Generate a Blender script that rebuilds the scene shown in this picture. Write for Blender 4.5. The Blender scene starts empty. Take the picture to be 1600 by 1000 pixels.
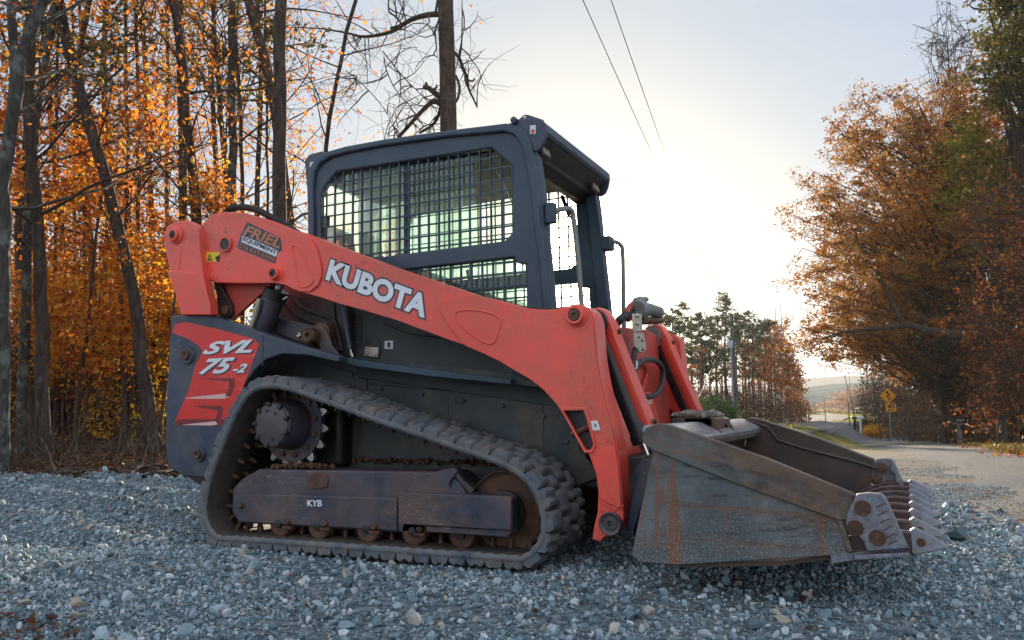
import bpy, bmesh, math, random
import numpy as np
from mathutils import Vector, Matrix, noise

random.seed(7); rng = np.random.default_rng(11)
sc = bpy.context.scene
col = sc.collection
PI = math.pi

# ---------------------------------------------------------------- camera
FOC = 1270.0                       # focal length in pixels of a 1600 px wide frame
def _n(v): return v/np.linalg.norm(v)
def ray(x, y): return np.array([x-800., 500.-y, -FOC])
_ey = _n(ray(1415, 637)); _ex = -_n(ray(-1880, 683)); _ex = _n(_ex-_ey*_ex.dot(_ey)); _ez = np.cross(_ex, _ey)
CM = np.array([_ex, _ey, _ez])     # camera frame -> loader frame
CC = np.array([2.11487, -3.95, 0.64181])   # lens position in the loader's frame
TILT = -0.01539                    # loader stands nose-up by 0.9 degrees
RY = np.array([[math.cos(TILT), 0, math.sin(TILT)], [0, 1, 0], [-math.sin(TILT), 0, math.cos(TILT)]])
CW = RY@CC; RW = RY@CM
cam_d = bpy.data.cameras.new('camera'); cam = bpy.data.objects.new('camera', cam_d); col.objects.link(cam)
cam_d.sensor_width = 36; cam_d.lens = FOC*36/1600; cam_d.clip_start = .05; cam_d.clip_end = 6000
mw = Matrix.Identity(4)
for i in range(3):
    for j in range(3): mw[i][j] = RW[i, j]
    mw[i][3] = CW[i]
cam.matrix_world = mw
sc.camera = cam

# ---------------------------------------------------------------- light
sd = _n(RW@ray(905, 410))          # towards the sun
SUN_EL = math.asin(sd[2]); SUN_AZ = math.atan2(sd[0], sd[1])
VEIL = 1.0; HAZE = .0002
world = bpy.data.worlds.new('World'); sc.world = world; world.use_nodes = True
wn = world.node_tree; wn.nodes.clear()
sky = wn.nodes.new('ShaderNodeTexSky'); sky.sky_type = 'NISHITA'; sky.sun_disc = False
sky.sun_elevation = SUN_EL; sky.sun_rotation = SUN_AZ
sky.altitude = 200; sky.air_density = 1.0; sky.dust_density = 2.2; sky.ozone_density = 2.0
bg = wn.nodes.new('ShaderNodeBackground'); bg.inputs[1].default_value = 0.15
wo = wn.nodes.new('ShaderNodeOutputWorld')
# thin high cloud veils the clear sky; it brightens round the sun
vm = wn.nodes.new('ShaderNodeMix'); vm.data_type = 'RGBA'; vm.inputs[0].default_value = .965
tc = wn.nodes.new('ShaderNodeTexCoord')
dt_ = wn.nodes.new('ShaderNodeVectorMath'); dt_.operation = 'DOT_PRODUCT'; dt_.inputs[1].default_value = tuple(sd); wn.links.new(tc.outputs['Generated'], dt_.inputs[0])
gr_ = wn.nodes.new('ShaderNodeValToRGB'); wn.links.new(dt_.outputs['Value'], gr_.inputs[0]); el = gr_.color_ramp.elements
el[0].position = .955; el[0].color = (0, 0, 0, 1); el[1].position = 1.; el[1].color = (20, 17, 12, 1)
e_ = el.new(.990); e_.color = (.07, .055, .03, 1); e_ = el.new(.9975); e_.color = (.32, .25, .13, 1); e_ = el.new(.9993); e_.color = (1.3, 1.05, .65, 1); e_ = el.new(.9999); e_.color = (5, 4.2, 3., 1)
nv = wn.nodes.new('ShaderNodeTexNoise'); nv.inputs['Scale'].default_value = 1.6; nv.inputs['Detail'].default_value = 4
mpv = wn.nodes.new('ShaderNodeMapping'); mpv.inputs['Scale'].default_value = (1, 1, 3.5); wn.links.new(tc.outputs['Generated'], mpv.inputs[0]); wn.links.new(mpv.outputs[0], nv.inputs['Vector'])
cv_ = wn.nodes.new('ShaderNodeValToRGB'); wn.links.new(nv.outputs['Fac'], cv_.inputs[0]); ce = cv_.color_ramp.elements
ce[0].position = .3; ce[0].color = (.86, .92, 1., 1); ce[1].position = .7; ce[1].color = (1.07, 1.05, 1.02, 1)
hz_ = wn.nodes.new('ShaderNodeMapRange'); hz_.inputs[1].default_value = -1; hz_.inputs[2].default_value = 1; wn.links.new(dt_.outputs['Value'], hz_.inputs[0])
vr = wn.nodes.new('ShaderNodeValToRGB'); wn.links.new(hz_.outputs[0], vr.inputs[0]); ve = vr.color_ramp.elements
ve[0].position = 0.; ve[0].color = (1.02, 1.10, 1.22, 1); ve[1].position = 1.; ve[1].color = (.70, .67, .61, 1)  # rise opposite the sun is added fill light for the loader's near side
for p_, c_ in ((.5, (.80, .89, 1.02, 1)), (.875, (.42, .50, .63, 1)), (.95, (.45, .51, .605, 1)), (.975, (.50, .54, .58, 1)), (.99, (.56, .565, .555, 1))): e_ = ve.new(p_); e_.color = c_
vq = wn.nodes.new('ShaderNodeVectorMath'); vq.operation = 'MULTIPLY'; wn.links.new(vr.outputs[0], vq.inputs[0]); wn.links.new(cv_.outputs[0], vq.inputs[1])
sc8 = wn.nodes.new('ShaderNodeVectorMath'); sc8.operation = 'SCALE'; sc8.inputs['Scale'].default_value = VEIL*3.3; wn.links.new(vq.outputs[0], sc8.inputs[0])
wn.links.new(sky.outputs[0], vm.inputs[6]); wn.links.new(sc8.outputs[0], vm.inputs[7])
ga = wn.nodes.new('ShaderNodeVectorMath'); ga.operation = 'SCALE'; ga.inputs['Scale'].default_value = 4.; wn.links.new(gr_.outputs[0], ga.inputs[0])
ad_ = wn.nodes.new('ShaderNodeVectorMath'); ad_.operation = 'ADD'; wn.links.new(vm.outputs[2], ad_.inputs[0]); wn.links.new(ga.outputs[0], ad_.inputs[1])
wn.links.new(ad_.outputs[0], bg.inputs[0])
wn.links.new(bg.outputs[0], wo.inputs[0])
sl = bpy.data.lights.new('sun', 'SUN'); sl.energy = 5.0; sl.angle = math.radians(.6); sl.color = (1, .86, .66)
so = bpy.data.objects.new('sun', sl); col.objects.link(so)
so.rotation_euler = Vector(sd).to_track_quat('Z', 'Y').to_euler()
sc.view_settings.view_transform = 'Standard'; sc.view_settings.look = 'None'
sc.view_settings.exposure = 1.25; sc.view_settings.gamma = 1; sc.view_settings.use_curve_mapping = False
sc.cycles.max_bounces = 8; sc.cycles.diffuse_bounces = 3; sc.cycles.glossy_bounces = 3
sc.cycles.transparent_max_bounces = 24; sc.cycles.transmission_bounces = 4; sc.cycles.use_denoising = True
sc.cycles.caustics_reflective = False; sc.cycles.caustics_refractive = False
sc.cycles.sample_clamp_indirect = 6

# ---------------------------------------------------------------- helpers
def P(px, py, Y=None, X=None, Z=None):
    """point of the loader's own frame seen at a photograph pixel, on one of its planes"""
    d = CM@ray(px, py)
    t = (Y-CC[1])/d[1] if Y is not None else (X-CC[0])/d[0] if X is not None else (Z-CC[2])/d[2]
    return CC+t*d
def XZ(pts, Y): return [(p[0], p[2]) for p in (P(x, y, Y=Y) for x, y in pts)]
def W(px, py, depth):
    """world point at a pixel and a distance along the view axis"""
    return CW+RW@(ray(px, py)*(depth/FOC))

def tagit(o, label=None, cat=None, group=None, kind=None):
    if label: o['label'] = label
    if cat: o['category'] = cat
    if group: o['group'] = group
    if kind: o['kind'] = kind
    return o
def empty(name, loc=(0, 0, 0), parent=None):
    o = bpy.data.objects.new(name, None); o.empty_display_size = .1; o.location = loc
    col.objects.link(o); o.parent = parent
    return o
def link(name, me, m, parent=None, bevel=0, smooth=35, segs=2):
    if m is not None:
        me.materials.clear(); me.materials.append(m)
    me.name = name
    if smooth:
        me.shade_smooth(); me.set_sharp_from_angle(angle=math.radians(smooth))
    else: me.shade_flat()
    o = bpy.data.objects.new(name, me); col.objects.link(o); o.parent = parent
    if bevel:
        b = o.modifiers.new('edge', 'BEVEL'); b.width = bevel; b.segments = segs; b.limit_method = 'ANGLE'; b.angle_limit = math.radians(38)
        b.use_clamp_overlap = True
    return o
def orth(d):
    d = Vector(d).normalized(); a = Vector((0, 0, 1)) if abs(d.z) < .9 else Vector((1, 0, 0))
    u = d.cross(a).normalized(); return u, d.cross(u).normalized()
class MB:
    def __init__(s): s.v = []; s.f = []
    def add(s, vs, fs):
        b = len(s.v); s.v += [tuple(v) for v in vs]; s.f += [tuple(b+i for i in f) for f in fs]; return s
    def box(s, x0, x1, y0, y1, z0, z1):
        return s.add([(x0, y0, z0), (x1, y0, z0), (x1, y1, z0), (x0, y1, z0), (x0, y0, z1), (x1, y0, z1), (x1, y1, z1), (x0, y1, z1)],
                     [(3, 2, 1, 0), (4, 5, 6, 7), (0, 1, 5, 4), (1, 2, 6, 5), (2, 3, 7, 6), (3, 0, 4, 7)])
    def obox(s, c, ax, ay, az):
        c, ax, ay, az = map(Vector, (c, ax, ay, az)); vs = []
        for k in (-1, 1):
            for i, j in ((-1, -1), (1, -1), (1, 1), (-1, 1)): vs.append(c+ax*i+ay*j+az*k)
        return s.add(vs, [(3, 2, 1, 0), (4, 5, 6, 7), (0, 1, 5, 4), (1, 2, 6, 5), (2, 3, 7, 6), (3, 0, 4, 7)])
    def prism(s, xz, y0, y1):
        n = len(xz)
        a = sum(xz[i][0]*xz[(i+1) % n][1]-xz[(i+1) % n][0]*xz[i][1] for i in range(n))
        if a < 0: xz = xz[::-1]
        vs = [(x, y0, z) for x, z in xz]+[(x, y1, z) for x, z in xz]
        return s.add(vs, [tuple(range(n)), tuple(range(2*n-1, n-1, -1))]+[(i, n+i, n+(i+1) % n, (i+1) % n) for i in range(n)])
    def prism_dir(s, pts, d):
        pts = [Vector(p) for p in pts]; n = len(pts); d = Vector(d)
        nr = Vector((0, 0, 0))
        for i in range(n): nr += pts[i].cross(pts[(i+1) % n])
        if nr.dot(d) > 0: pts = pts[::-1]
        return s.add(pts+[p+d for p in pts], [tuple(range(n)), tuple(range(2*n-1, n-1, -1))]+[(i, n+i, n+(i+1) % n, (i+1) % n) for i in range(n)])
    def tube(s, pts, r, n=8, cap=True):
        pts = [Vector(p) for p in pts]; m = len(pts)
        rs = r if hasattr(r, '__len__') else [r]*m
        rings = []; u = None
        for i, p in enumerate(pts):
            d = (pts[min(i+1, m-1)]-pts[max(i-1, 0)])
            d = d.normalized() if d.length > 1e-9 else Vector((0, 0, 1))
            if u is None: u, w = orth(d)
            else:
                u = (u-d*u.dot(d)).normalized(); w = d.cross(u)
            rings.append([p+(u*math.cos(2*PI*k/n)+w*math.sin(2*PI*k/n))*rs[i] for k in range(n)])
        vs = [v for g in rings for v in g]
        fs = [(i*n+k, i*n+(k+1) % n, (i+1)*n+(k+1) % n, (i+1)*n+k) for i in range(m-1) for k in range(n)]
        if cap: fs += [tuple(range(n-1, -1, -1)), tuple(range((m-1)*n, m*n))]
        return s.add(vs, fs)
    def cyl(s, p0, p1, r, n=20, r1=None): return s.tube([p0, p1], [r, r if r1 is None else r1], n)
    def lathe(s, cx, cz, prof, n=32, y_sign=1):
        """profile of (y, radius) turned about a line along Y through (cx, cz)"""
        vs = []; m = len(prof)
        for y, r in prof:
            for k in range(n):
                a = 2*PI*k/n; vs.append((cx+r*math.cos(a), y, cz+r*math.sin(a)))
        up = prof[-1][0] > prof[0][0]
        fs = []
        for i in range(m-1):
            for k in range(n):
                q = (i*n+k, (i+1)*n+k, (i+1)*n+(k+1) % n, i*n+(k+1) % n); fs.append(q)
        fs += [tuple(range(n)), tuple(range(m*n-1, (m-1)*n-1, -1))]
        return s.add(vs, fs)
    def mesh(s):
        me = bpy.data.meshes.new('m'); me.from_pydata(s.v, [], s.f); me.update(); return me
    def build(s, name, m, parent=None, bevel=0, smooth=35, fix=True, segs=2):
        me = s.mesh()
        if fix:
            b = bmesh.new(); b.from_mesh(me); bmesh.ops.recalc_face_normals(b, faces=b.faces); b.to_mesh(me); b.free()
        return link(name, me, m, parent, bevel, smooth, segs)
def curve_mesh(polys, y0, y1, bevel=0.0):
    """flat plate with holes: polys in XZ, first is the outline; faces at y0 and y1"""
    from mathutils.geometry import tessellate_polygon
    clean = []
    for p in polys:
        q = [tuple(p[0])]
        for c in p[1:]:
            if math.hypot(c[0]-q[-1][0], c[1]-q[-1][1]) > 5e-4: q.append(tuple(c))
        if math.hypot(q[0][0]-q[-1][0], q[0][1]-q[-1][1]) < 5e-4: q.pop()
        clean.append(q)
    tri = tessellate_polygon([[Vector((x, z, 0)) for x, z in p] for p in clean])
    fl = [c for p in clean for c in p]; n = len(fl)
    vs = [(x, y0, z) for x, z in fl]+[(x, y1, z) for x, z in fl]; fs = [tuple(t) for t in tri]+[tuple(n+i for i in t[::-1]) for t in tri]
    k = 0
    for p in clean:
        m_ = len(p); fs += [(k+i, k+(i+1) % m_, n+k+(i+1) % m_, n+k+i) for i in range(m_)]; k += m_
    me = bpy.data.meshes.new('m'); me.from_pydata(vs, [], fs); b = bmesh.new(); b.from_mesh(me)
    bmesh.ops.recalc_face_normals(b, faces=b.faces); bmesh.ops.dissolve_limit(b, angle_limit=.002, verts=b.verts, edges=b.edges)
    b.to_mesh(me); b.free(); return me
def curve_to_mesh(cu, f):
    ob = bpy.data.objects.new('tmp', cu); col.objects.link(ob)
    dg = bpy.context.evaluated_depsgraph_get(); dg.update()
    me = bpy.data.meshes.new_from_object(ob.evaluated_get(dg))
    bpy.data.objects.remove(ob); bpy.data.curves.remove(cu)
    for v in me.vertices: v.co = f(*v.co)
    b = bmesh.new(); b.from_mesh(me); bmesh.ops.remove_doubles(b, verts=b.verts, dist=1e-5)
    bmesh.ops.recalc_face_normals(b, faces=b.faces); b.to_mesh(me); b.free()
    return me
def spline(pts, k=4, closed=True):
    out = []; n = len(pts)
    for i in range(n if closed else n-1):
        g = lambda j: pts[j % n] if closed else pts[min(max(j, 0), n-1)]
        p0, p1, p2, p3 = [np.array(g(i+j), float) for j in (-1, 0, 1, 2)]
        for t in np.linspace(0, 1, k, endpoint=False):
            out.append(tuple(.5*((2*p1)+(p2-p0)*t+(2*p0-5*p1+4*p2-p3)*t*t+(3*p1-p0-3*p2+p3)*t**3)))
    if not closed: out.append(tuple(pts[-1]))
    return out
def plate(name, px, Y, t, m, parent, holes=(), bevel=.004, k=0):
    """plate whose near face lies on plane Y, thickness t away from the lens side (t may be negative)"""
    polys = [XZ(px, Y)]+[XZ(h, Y) for h in holes]
    if k: polys[0] = spline(polys[0], k)
    return link(name, curve_mesh(polys, Y, Y+t), m, parent, min(bevel, abs(t)*.45))
def circ(cx, cz, r, n=24): return [(cx+r*math.cos(2*PI*i/n), cz+r*math.sin(2*PI*i/n)) for i in range(n)]
def mirror(o, parent=None, name=None):
    me = o.data.copy()
    n = len(me.vertices); a = np.empty(n*3, 'f'); me.vertices.foreach_get('co', a); a = a.reshape(-1, 3)
    a[:, 1] *= -1; me.vertices.foreach_set('co', a.ravel()); me.flip_normals(); me.update()
    c = o.copy(); c.data = me; col.objects.link(c); c.parent = parent or o.parent
    if name: c.name = name
    return c
def lettering(text, O, R, T, Y, m, parent, bold=0.0, shear=0.0, depth=.0015, name='lettering', spacing=1.0, grow=0.0, lift=0.0):
    """word laid on plane Y so that its box spans O (lower left), R (lower right), T (upper left) of the photograph"""
    cu = bpy.data.curves.new('t', 'FONT'); cu.body = text; cu.fill_mode = 'FRONT'; cu.offset = 0; cu.shear = shear; cu.space_character = spacing
    cu.resolution_u = 4
    ob = bpy.data.objects.new('tmp', cu); col.objects.link(ob)
    dg = bpy.context.evaluated_depsgraph_get(); dg.update()
    me0 = bpy.data.meshes.new_from_object(ob.evaluated_get(dg))
    xs = [v.co.x for v in me0.vertices]; ys = [v.co.y for v in me0.vertices]
    x0, x1, y0, y1 = min(xs), max(xs), min(ys), max(ys)
    x0 -= bold; x1 += bold; y0 -= bold; y1 += bold
    bpy.data.meshes.remove(me0); cu.offset = bold+grow
    dg = bpy.context.evaluated_depsgraph_get(); dg.update()
    me = bpy.data.meshes.new_from_object(ob.evaluated_get(dg)); bpy.data.objects.remove(ob)
    O, R, T = (P(*q, Y=Y) for q in (O, R, T))
    for v in me.vertices:
        u = (v.co.x-x0)/(x1-x0); w = (v.co.y-y0)/(y1-y0)
        p = O+(R-O)*u+(T-O)*w; v.co = (p[0], Y-lift-depth, p[2])
    b = bmesh.new(); b.from_mesh(me)
    r = bmesh.ops.extrude_face_region(b, geom=list(b.faces))
    for g in r['geom']:
        if isinstance(g, bmesh.types.BMVert): g.co.y += depth
    bmesh.ops.recalc_face_normals(b, faces=b.faces); b.to_mesh(me); b.free()
    return link(name, me, m, parent, smooth=0)

# ---------------------------------------------------------------- materials
def newmat(name):
    m = bpy.data.materials.new(name); m.use_nodes = True; nt = m.node_tree; nt.nodes.clear()
    out = nt.nodes.new('ShaderNodeOutputMaterial'); return m, nt, out
def nd(nt, typ, **kw):
    n = nt.nodes.new(typ)
    for k, v in kw.items(): setattr(n, k, v)
    return n
def ramp(nt, fac, stops, interp='LINEAR'):
    r = nd(nt, 'ShaderNodeValToRGB'); r.color_ramp.interpolation = interp
    e = r.color_ramp.elements
    while len(e) < len(stops): e.new(.5)
    for i, (p, c) in enumerate(stops):
        e[i].position = p; e[i].color = (c, c, c, 1) if not hasattr(c, '__len__') else (*c, 1)
    nt.links.new(fac, r.inputs[0]); return r.outputs[0]
def mixc(nt, fac, a, b, mode='MIX'):
    n = nd(nt, 'ShaderNodeMix', data_type='RGBA', blend_type=mode)
    for k, s in ((0, fac), (6, a), (7, b)):
        if hasattr(s, 'is_output'): nt.links.new(s, n.inputs[k])
        elif hasattr(s, '__len__'): n.inputs[k].default_value = (*s, 1)
        else: n.inputs[k].default_value = s
    return n.outputs[2]
def noise_tex(nt, scale, detail=5, rough=.6, vec=None, dist=0):
    n = nd(nt, 'ShaderNodeTexNoise'); n.inputs['Scale'].default_value = scale; n.inputs['Detail'].default_value = detail
    n.inputs['Roughness'].default_value = rough; n.inputs['Distortion'].default_value = dist
    if vec is not None: nt.links.new(vec, n.inputs['Vector'])
    return n.outputs['Fac']
def coords(nt, scale=None):
    t = nd(nt, 'ShaderNodeTexCoord'); o = t.outputs['Object']
    if scale:
        mp = nd(nt, 'ShaderNodeMapping'); mp.inputs['Scale'].default_value = scale; nt.links.new(o, mp.inputs[0]); o = mp.outputs[0]
    return o
def pm(name, base, rough=.5, metal=0., var=.25, vscale=3., dirt=None, damt=.35, dscale=6., dpos=.5, bump=.15, bscale=60., scratch=0., scol=(.5, .5, .5), spec=.5, rust=None, ramt=.4, rscale=9.):
    """painted, worn or dusty surface: tone drift, dirt patches, fine relief, scratches"""
    m, nt, out = newmat(name)
    bs = nd(nt, 'ShaderNodeBsdfPrincipled'); nt.links.new(bs.outputs[0], out.inputs[0])
    co = coords(nt)
    n1 = noise_tex(nt, vscale, 6, .65, co)
    lo = tuple(c*(1-var) for c in base); hi = tuple(min(1, c*(1+var)) for c in base)
    c = ramp(nt, n1, [(.3, lo), (.7, hi)])
    rr = rough
    if rust:
        n4 = noise_tex(nt, rscale, 8, .7, co, .4)
        f = ramp(nt, n4, [(.62-ramt*.4, 0.), (.72-ramt*.35, 1.)]); mk = ramp(nt, noise_tex(nt, 1.6, 4, .6, co), [(.50, .08), (.64, 1.)]); mm_ = nd(nt, 'ShaderNodeMath', operation='MULTIPLY'); nt.links.new(f, mm_.inputs[0]); nt.links.new(mk, mm_.inputs[1])
        c = mixc(nt, mm_.outputs[0], c, rust)
    if dirt:
        n2 = noise_tex(nt, dscale, 9, .72, co, .3)
        f = ramp(nt, n2, [(dpos-.12, 0.), (dpos+.2, 1.)])
        mu = nd(nt, 'ShaderNodeMath', operation='MULTIPLY'); mu.inputs[1].default_value = damt; nt.links.new(f, mu.inputs[0])
        c = mixc(nt, mu.outputs[0], c, dirt)
    if scratch:
        v = nd(nt, 'ShaderNodeTexVoronoi', feature='DISTANCE_TO_EDGE'); v.inputs['Scale'].default_value = 9
        cc = coords(nt, (1.0, 1.0, 4.0)); nz = nd(nt, 'ShaderNodeTexNoise'); nz.inputs['Scale'].default_value = 2.5; nt.links.new(cc, nz.inputs['Vector'])
        ad = nd(nt, 'ShaderNodeVectorMath', operation='ADD'); nt.links.new(cc, ad.inputs[0]); nt.links.new(nz.outputs['Color'], ad.inputs[1])
        nt.links.new(ad.outputs[0], v.inputs['Vector'])
        f = ramp(nt, v.outputs['Distance'], [(.0, 1.), (.018, 0.)])
        g = ramp(nt, noise_tex(nt, 4, 3, .5, co), [(.5, 0.), (.62, 1.)])
        mu = nd(nt, 'ShaderNodeMath', operation='MULTIPLY'); nt.links.new(f, mu.inputs[0]); nt.links.new(g, mu.inputs[1])
        m2 = nd(nt, 'ShaderNodeMath', operation='MULTIPLY'); nt.links.new(mu.outputs[0], m2.inputs[0]); m2.inputs[1].default_value = scratch
        c = mixc(nt, m2.outputs[0], c, scol)
    nt.links.new(c, bs.inputs['Base Color'])
    r = ramp(nt, noise_tex(nt, vscale*4, 6, .7, co), [(.3, max(.03, rr-.1)), (.75, min(1, rr+.18))])
    nt.links.new(r, bs.inputs['Roughness']); bs.inputs['Metallic'].default_value = metal
    bs.inputs['Specular IOR Level'].default_value = spec
    if bump:
        bp = nd(nt, 'ShaderNodeBump'); bp.inputs['Strength'].default_value = bump; bp.inputs['Distance'].default_value = .004
        nt.links.new(noise_tex(nt, bscale, 6, .7, co), bp.inputs['Height']); nt.links.new(bp.outputs[0], bs.inputs['Normal'])
    return m

ORANGE = pm('loader_orange', (.84, .082, .056), .36, var=.14, vscale=2.2, dirt=(.36, .12, .08), damt=.6, dscale=3.2, dpos=.5, bump=.06, bscale=35, scratch=.45, scol=(.72, .3, .24), rust=(.20, .05, .035), ramt=.17, rscale=30)
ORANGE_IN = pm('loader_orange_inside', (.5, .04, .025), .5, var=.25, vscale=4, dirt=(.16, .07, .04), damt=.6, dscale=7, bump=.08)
NAVY = pm('navy_paint', (.016, .03, .062), .4, var=.35, vscale=3, dirt=(.13, .11, .1), damt=.55, dscale=5, bump=.08, scratch=.35, scol=(.2, .2, .21))
NAVYR = pm('navy_paint_rusty', (.034, .042, .07), .42, var=.5, vscale=5, dirt=(.17, .09, .06), damt=.75, dscale=3.4, dpos=.5, bump=.2, scratch=.8, scol=(.36, .25, .18), rust=(.16, .065, .03), ramt=.12, rscale=14)
CABM = pm('cab_charcoal_blue', (.02, .042, .072), .42, var=.2, vscale=2, dirt=(.1, .12, .13), damt=.3, dscale=4, bump=.1, bscale=150, scratch=.15, scol=(.2, .24, .26))
BODY = pm('body_dark_green_grey', (.016, .030, .038), .5, var=.5, vscale=4, dirt=(.12, .095, .065), damt=.75, dscale=3.2, dpos=.52, bump=.15, bscale=70, scratch=.1, scol=(.12, .13, .12))
CRINKLE = pm('crinkled_panel', (.035, .05, .052), .6, var=.35, vscale=5, dirt=(.08, .075, .06), damt=.4, bump=.6, bscale=30)
BLACK = pm('black_steel', (.012, .013, .015), .45, var=.4, dirt=(.07, .05, .035), damt=.4, bump=.1)
GLOSSB = pm('cylinder_black', (.010, .011, .014), .33, var=.2, dirt=(.08, .07, .06), damt=.25, bump=.03)
RUBBER = pm('track_rubber', (.07, .095, .12), .6, var=.5, vscale=16, dirt=(.2, .155, .125), damt=.75, dscale=9, dpos=.48, bump=.6, bscale=110, spec=.45)
RUBBERI = pm('track_rubber_inner', (.045, .038, .033), .75, var=.35, vscale=14, dirt=(.10, .07, .045), damt=.5, dscale=7, bump=.3, bscale=60, spec=.3)
HOSE = pm('hose_rubber', (.014, .014, .014), .6, var=.3, dirt=(.09, .07, .05), damt=.4, bump=.2)
RUST = pm('rusty_steel', (.075, .036, .024), .6, metal=.3, var=.6, vscale=16, dirt=(.19, .09, .045), damt=.75, dscale=18, bump=.3, bscale=90)
WHEELM = pm('idler_rust_brown', (.12, .068, .045), .55, metal=.2, var=.35, vscale=8, dirt=(.16, .09, .055), damt=.6, dscale=7, bump=.2, rust=(.02, .017, .016), ramt=.25)
STEELG = pm('hub_grey_steel', (.085, .08, .085), .45, metal=.4, var=.25, vscale=12, dirt=(.1, .07, .05), damt=.4, bump=.15)
SHINY = pm('worn_bright_steel', (.55, .52, .48), .28, metal=.9, var=.3, vscale=20, dirt=(.2, .11, .07), damt=.6, dscale=20, bump=.1)
CHROME = pm('chrome_rod', (.75, .76, .78), .12, metal=1., var=.05, bump=0)
ZINC = pm('zinc_plate', (.5, .47, .36), .4, metal=.6, var=.2, vscale=15, dirt=(.2, .15, .1), damt=.4, bump=.1)
GREYP = pm('grey_coupler', (.2, .21, .2), .5, metal=.4, var=.3, vscale=15, dirt=(.12, .1, .07), damt=.4, bump=.15)
CHALK = pm('white_vinyl', (.72, .73, .76), .5, var=.08, vscale=20, dirt=(.35, .33, .32), damt=.3, bump=0)
VINYLD = pm('dark_vinyl', (.03, .045, .075), .4, var=.15, bump=0)
VINYLO = pm('orange_vinyl', (.42, .14, .07), .4, var=.15, bump=0)
VINYLR = pm('red_vinyl', (.66, .02, .012), .32, var=.12, vscale=4, dirt=(.35, .03, .03), damt=.3, bump=0, scratch=.6, scol=(.8, .4, .35))
VINYLDR = pm('dark_red_vinyl', (.16, .012, .014), .35, var=.2, bump=0)
VINYLP = pm('pale_vinyl', (.62, .4, .38), .35, var=.1, bump=0)
YELLOW = pm('yellow_vinyl', (.72, .5, .02), .4, var=.1, bump=0)
LAMP = pm('lamp_lens', (.34, .27, .2), .25, var=.2, bump=.1)
SEATM = pm('seat_vinyl', (.03, .03, .034), .55, var=.3, bump=.1)
# ================================================================ THE LOADER
def glassmat(name, tint, dust, dcol):
    m, nt, out = newmat(name)
    tr = nd(nt, 'ShaderNodeBsdfTransparent'); tr.inputs[0].default_value = (*tint, 1)
    gl = nd(nt, 'ShaderNodeBsdfGlossy'); gl.inputs['Roughness'].default_value = .03; gl.inputs[0].default_value = (.9, 1, .95, 1)
    fr = nd(nt, 'ShaderNodeFresnel'); fr.inputs[0].default_value = 1.5
    m1 = nd(nt, 'ShaderNodeMixShader'); nt.links.new(fr.outputs[0], m1.inputs[0]); nt.links.new(tr.outputs[0], m1.inputs[1]); nt.links.new(gl.outputs[0], m1.inputs[2])
    tl = nd(nt, 'ShaderNodeBsdfTranslucent'); tl.inputs[0].default_value = (*dcol, 1)
    df = nd(nt, 'ShaderNodeBsdfDiffuse'); df.inputs[0].default_value = (*dcol, 1)
    m3 = nd(nt, 'ShaderNodeMixShader'); m3.inputs[0].default_value = .35; nt.links.new(tl.outputs[0], m3.inputs[1]); nt.links.new(df.outputs[0], m3.inputs[2])
    m2 = nd(nt, 'ShaderNodeMixShader'); nt.links.new(m1.outputs[0], m2.inputs[1]); nt.links.new(m3.outputs[0], m2.inputs[2])
    co = coords(nt, (3, 3, .8)); f = ramp(nt, noise_tex(nt, 2.2, 7, .65, co), [(.3, dust*.5), (.7, min(1, dust*1.6))])
    nt.links.new(f, m2.inputs[0]); nt.links.new(m2.outputs[0], out.inputs[0]); return m
GLASS = glassmat('dusty_green_glass', (.72, .92, .84), .12, (.55, .72, .62))
GLASSF = glassmat('dusty_far_glass', (.75, .93, .84), .62, (.62, .8, .68))

L = empty('compact_track_loader'); L.rotation_euler = (0, TILT, 0)
tagit(L, 'orange compact track loader with caged cab and toothed bucket standing on the gravel', 'loader')

# ---- lower body between the tracks
b = MB().prism([(-1.02, .28), (.72, .28), (.80, .38), (.80, .78), (.62, .92), (-.45, 1.0), (-1.02, 1.0)], -.45, .45)
body = b.build('body', BODY, L, .012)
plate('side_skirt', [(578, 600), (800, 618), (905, 640), (905, 702), (940, 745), (900, 760), (800, 800), (560, 800), (560, 640)], -.462, .012, BODY, body)
plate('side_skirt', [(486, 560), (572, 592), (568, 800), (420, 800), (420, 600)], -.460, .010, BODY, body)
# guard of the wheel arch, seen as a pale rim under the arm
plate('fender_rim', [(528, 556), (560, 563), (680, 578), (798, 592), (798, 601), (670, 588), (560, 573), (526, 563)], -.64, .17, CABM, body, bevel=.004)
plate('fender_shelf', [(640, 566), (800, 583), (840, 600), (840, 606), (640, 577)], -.60, .14, BODY, body)
# upper flanks: crinkled engine-side panel under the cab
plate('flank_panel', [(545, 470), (880, 480), (900, 640), (560, 590), (548, 540)], -.47, .02, CRINKLE, body)
plate('flank_panel', [(400, 440), (520, 455), (530, 558), (400, 530)], -.50, .05, BODY, body)
plate('flank_post', [(524, 470), (541, 475), (546, 556), (530, 556)], -.52, .06, BLACK, body)
b = MB()
for i in range(11): q = P(551, 492+i*5, Y=-.475); b.box(q[0], q[0]+.055, -.476, -.47, q[2]-.004, q[2]+.004)
b.build('vent_slats', BLACK, body)
b = MB().tube([P(535, 470, Y=-.56), P(547, 545, Y=-.56)], [.016, .012], 10); b.build('gas_strut', NAVY, body)
b = MB().cyl(P(548, 546, Y=-.575), P(549, 556, Y=-.575), .006).cyl(P(550, 552, Y=-.575), P(551, 558, Y=-.575), .007); b.build('strut_bolt', SHINY, body)
plate('hole_shade', [(569, 556), (569, 537), (574, 528), (582, 524), (590, 528), (593, 537), (594, 556)], -.476, .004, BLACK, body, k=2)  # solid black plate, its colour stands in for the dark of an opening
lp = plate('latch_plate', [(570, 541), (591, 543), (590, 559), (568, 556)], -.484, .006, ZINC, body)
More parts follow.
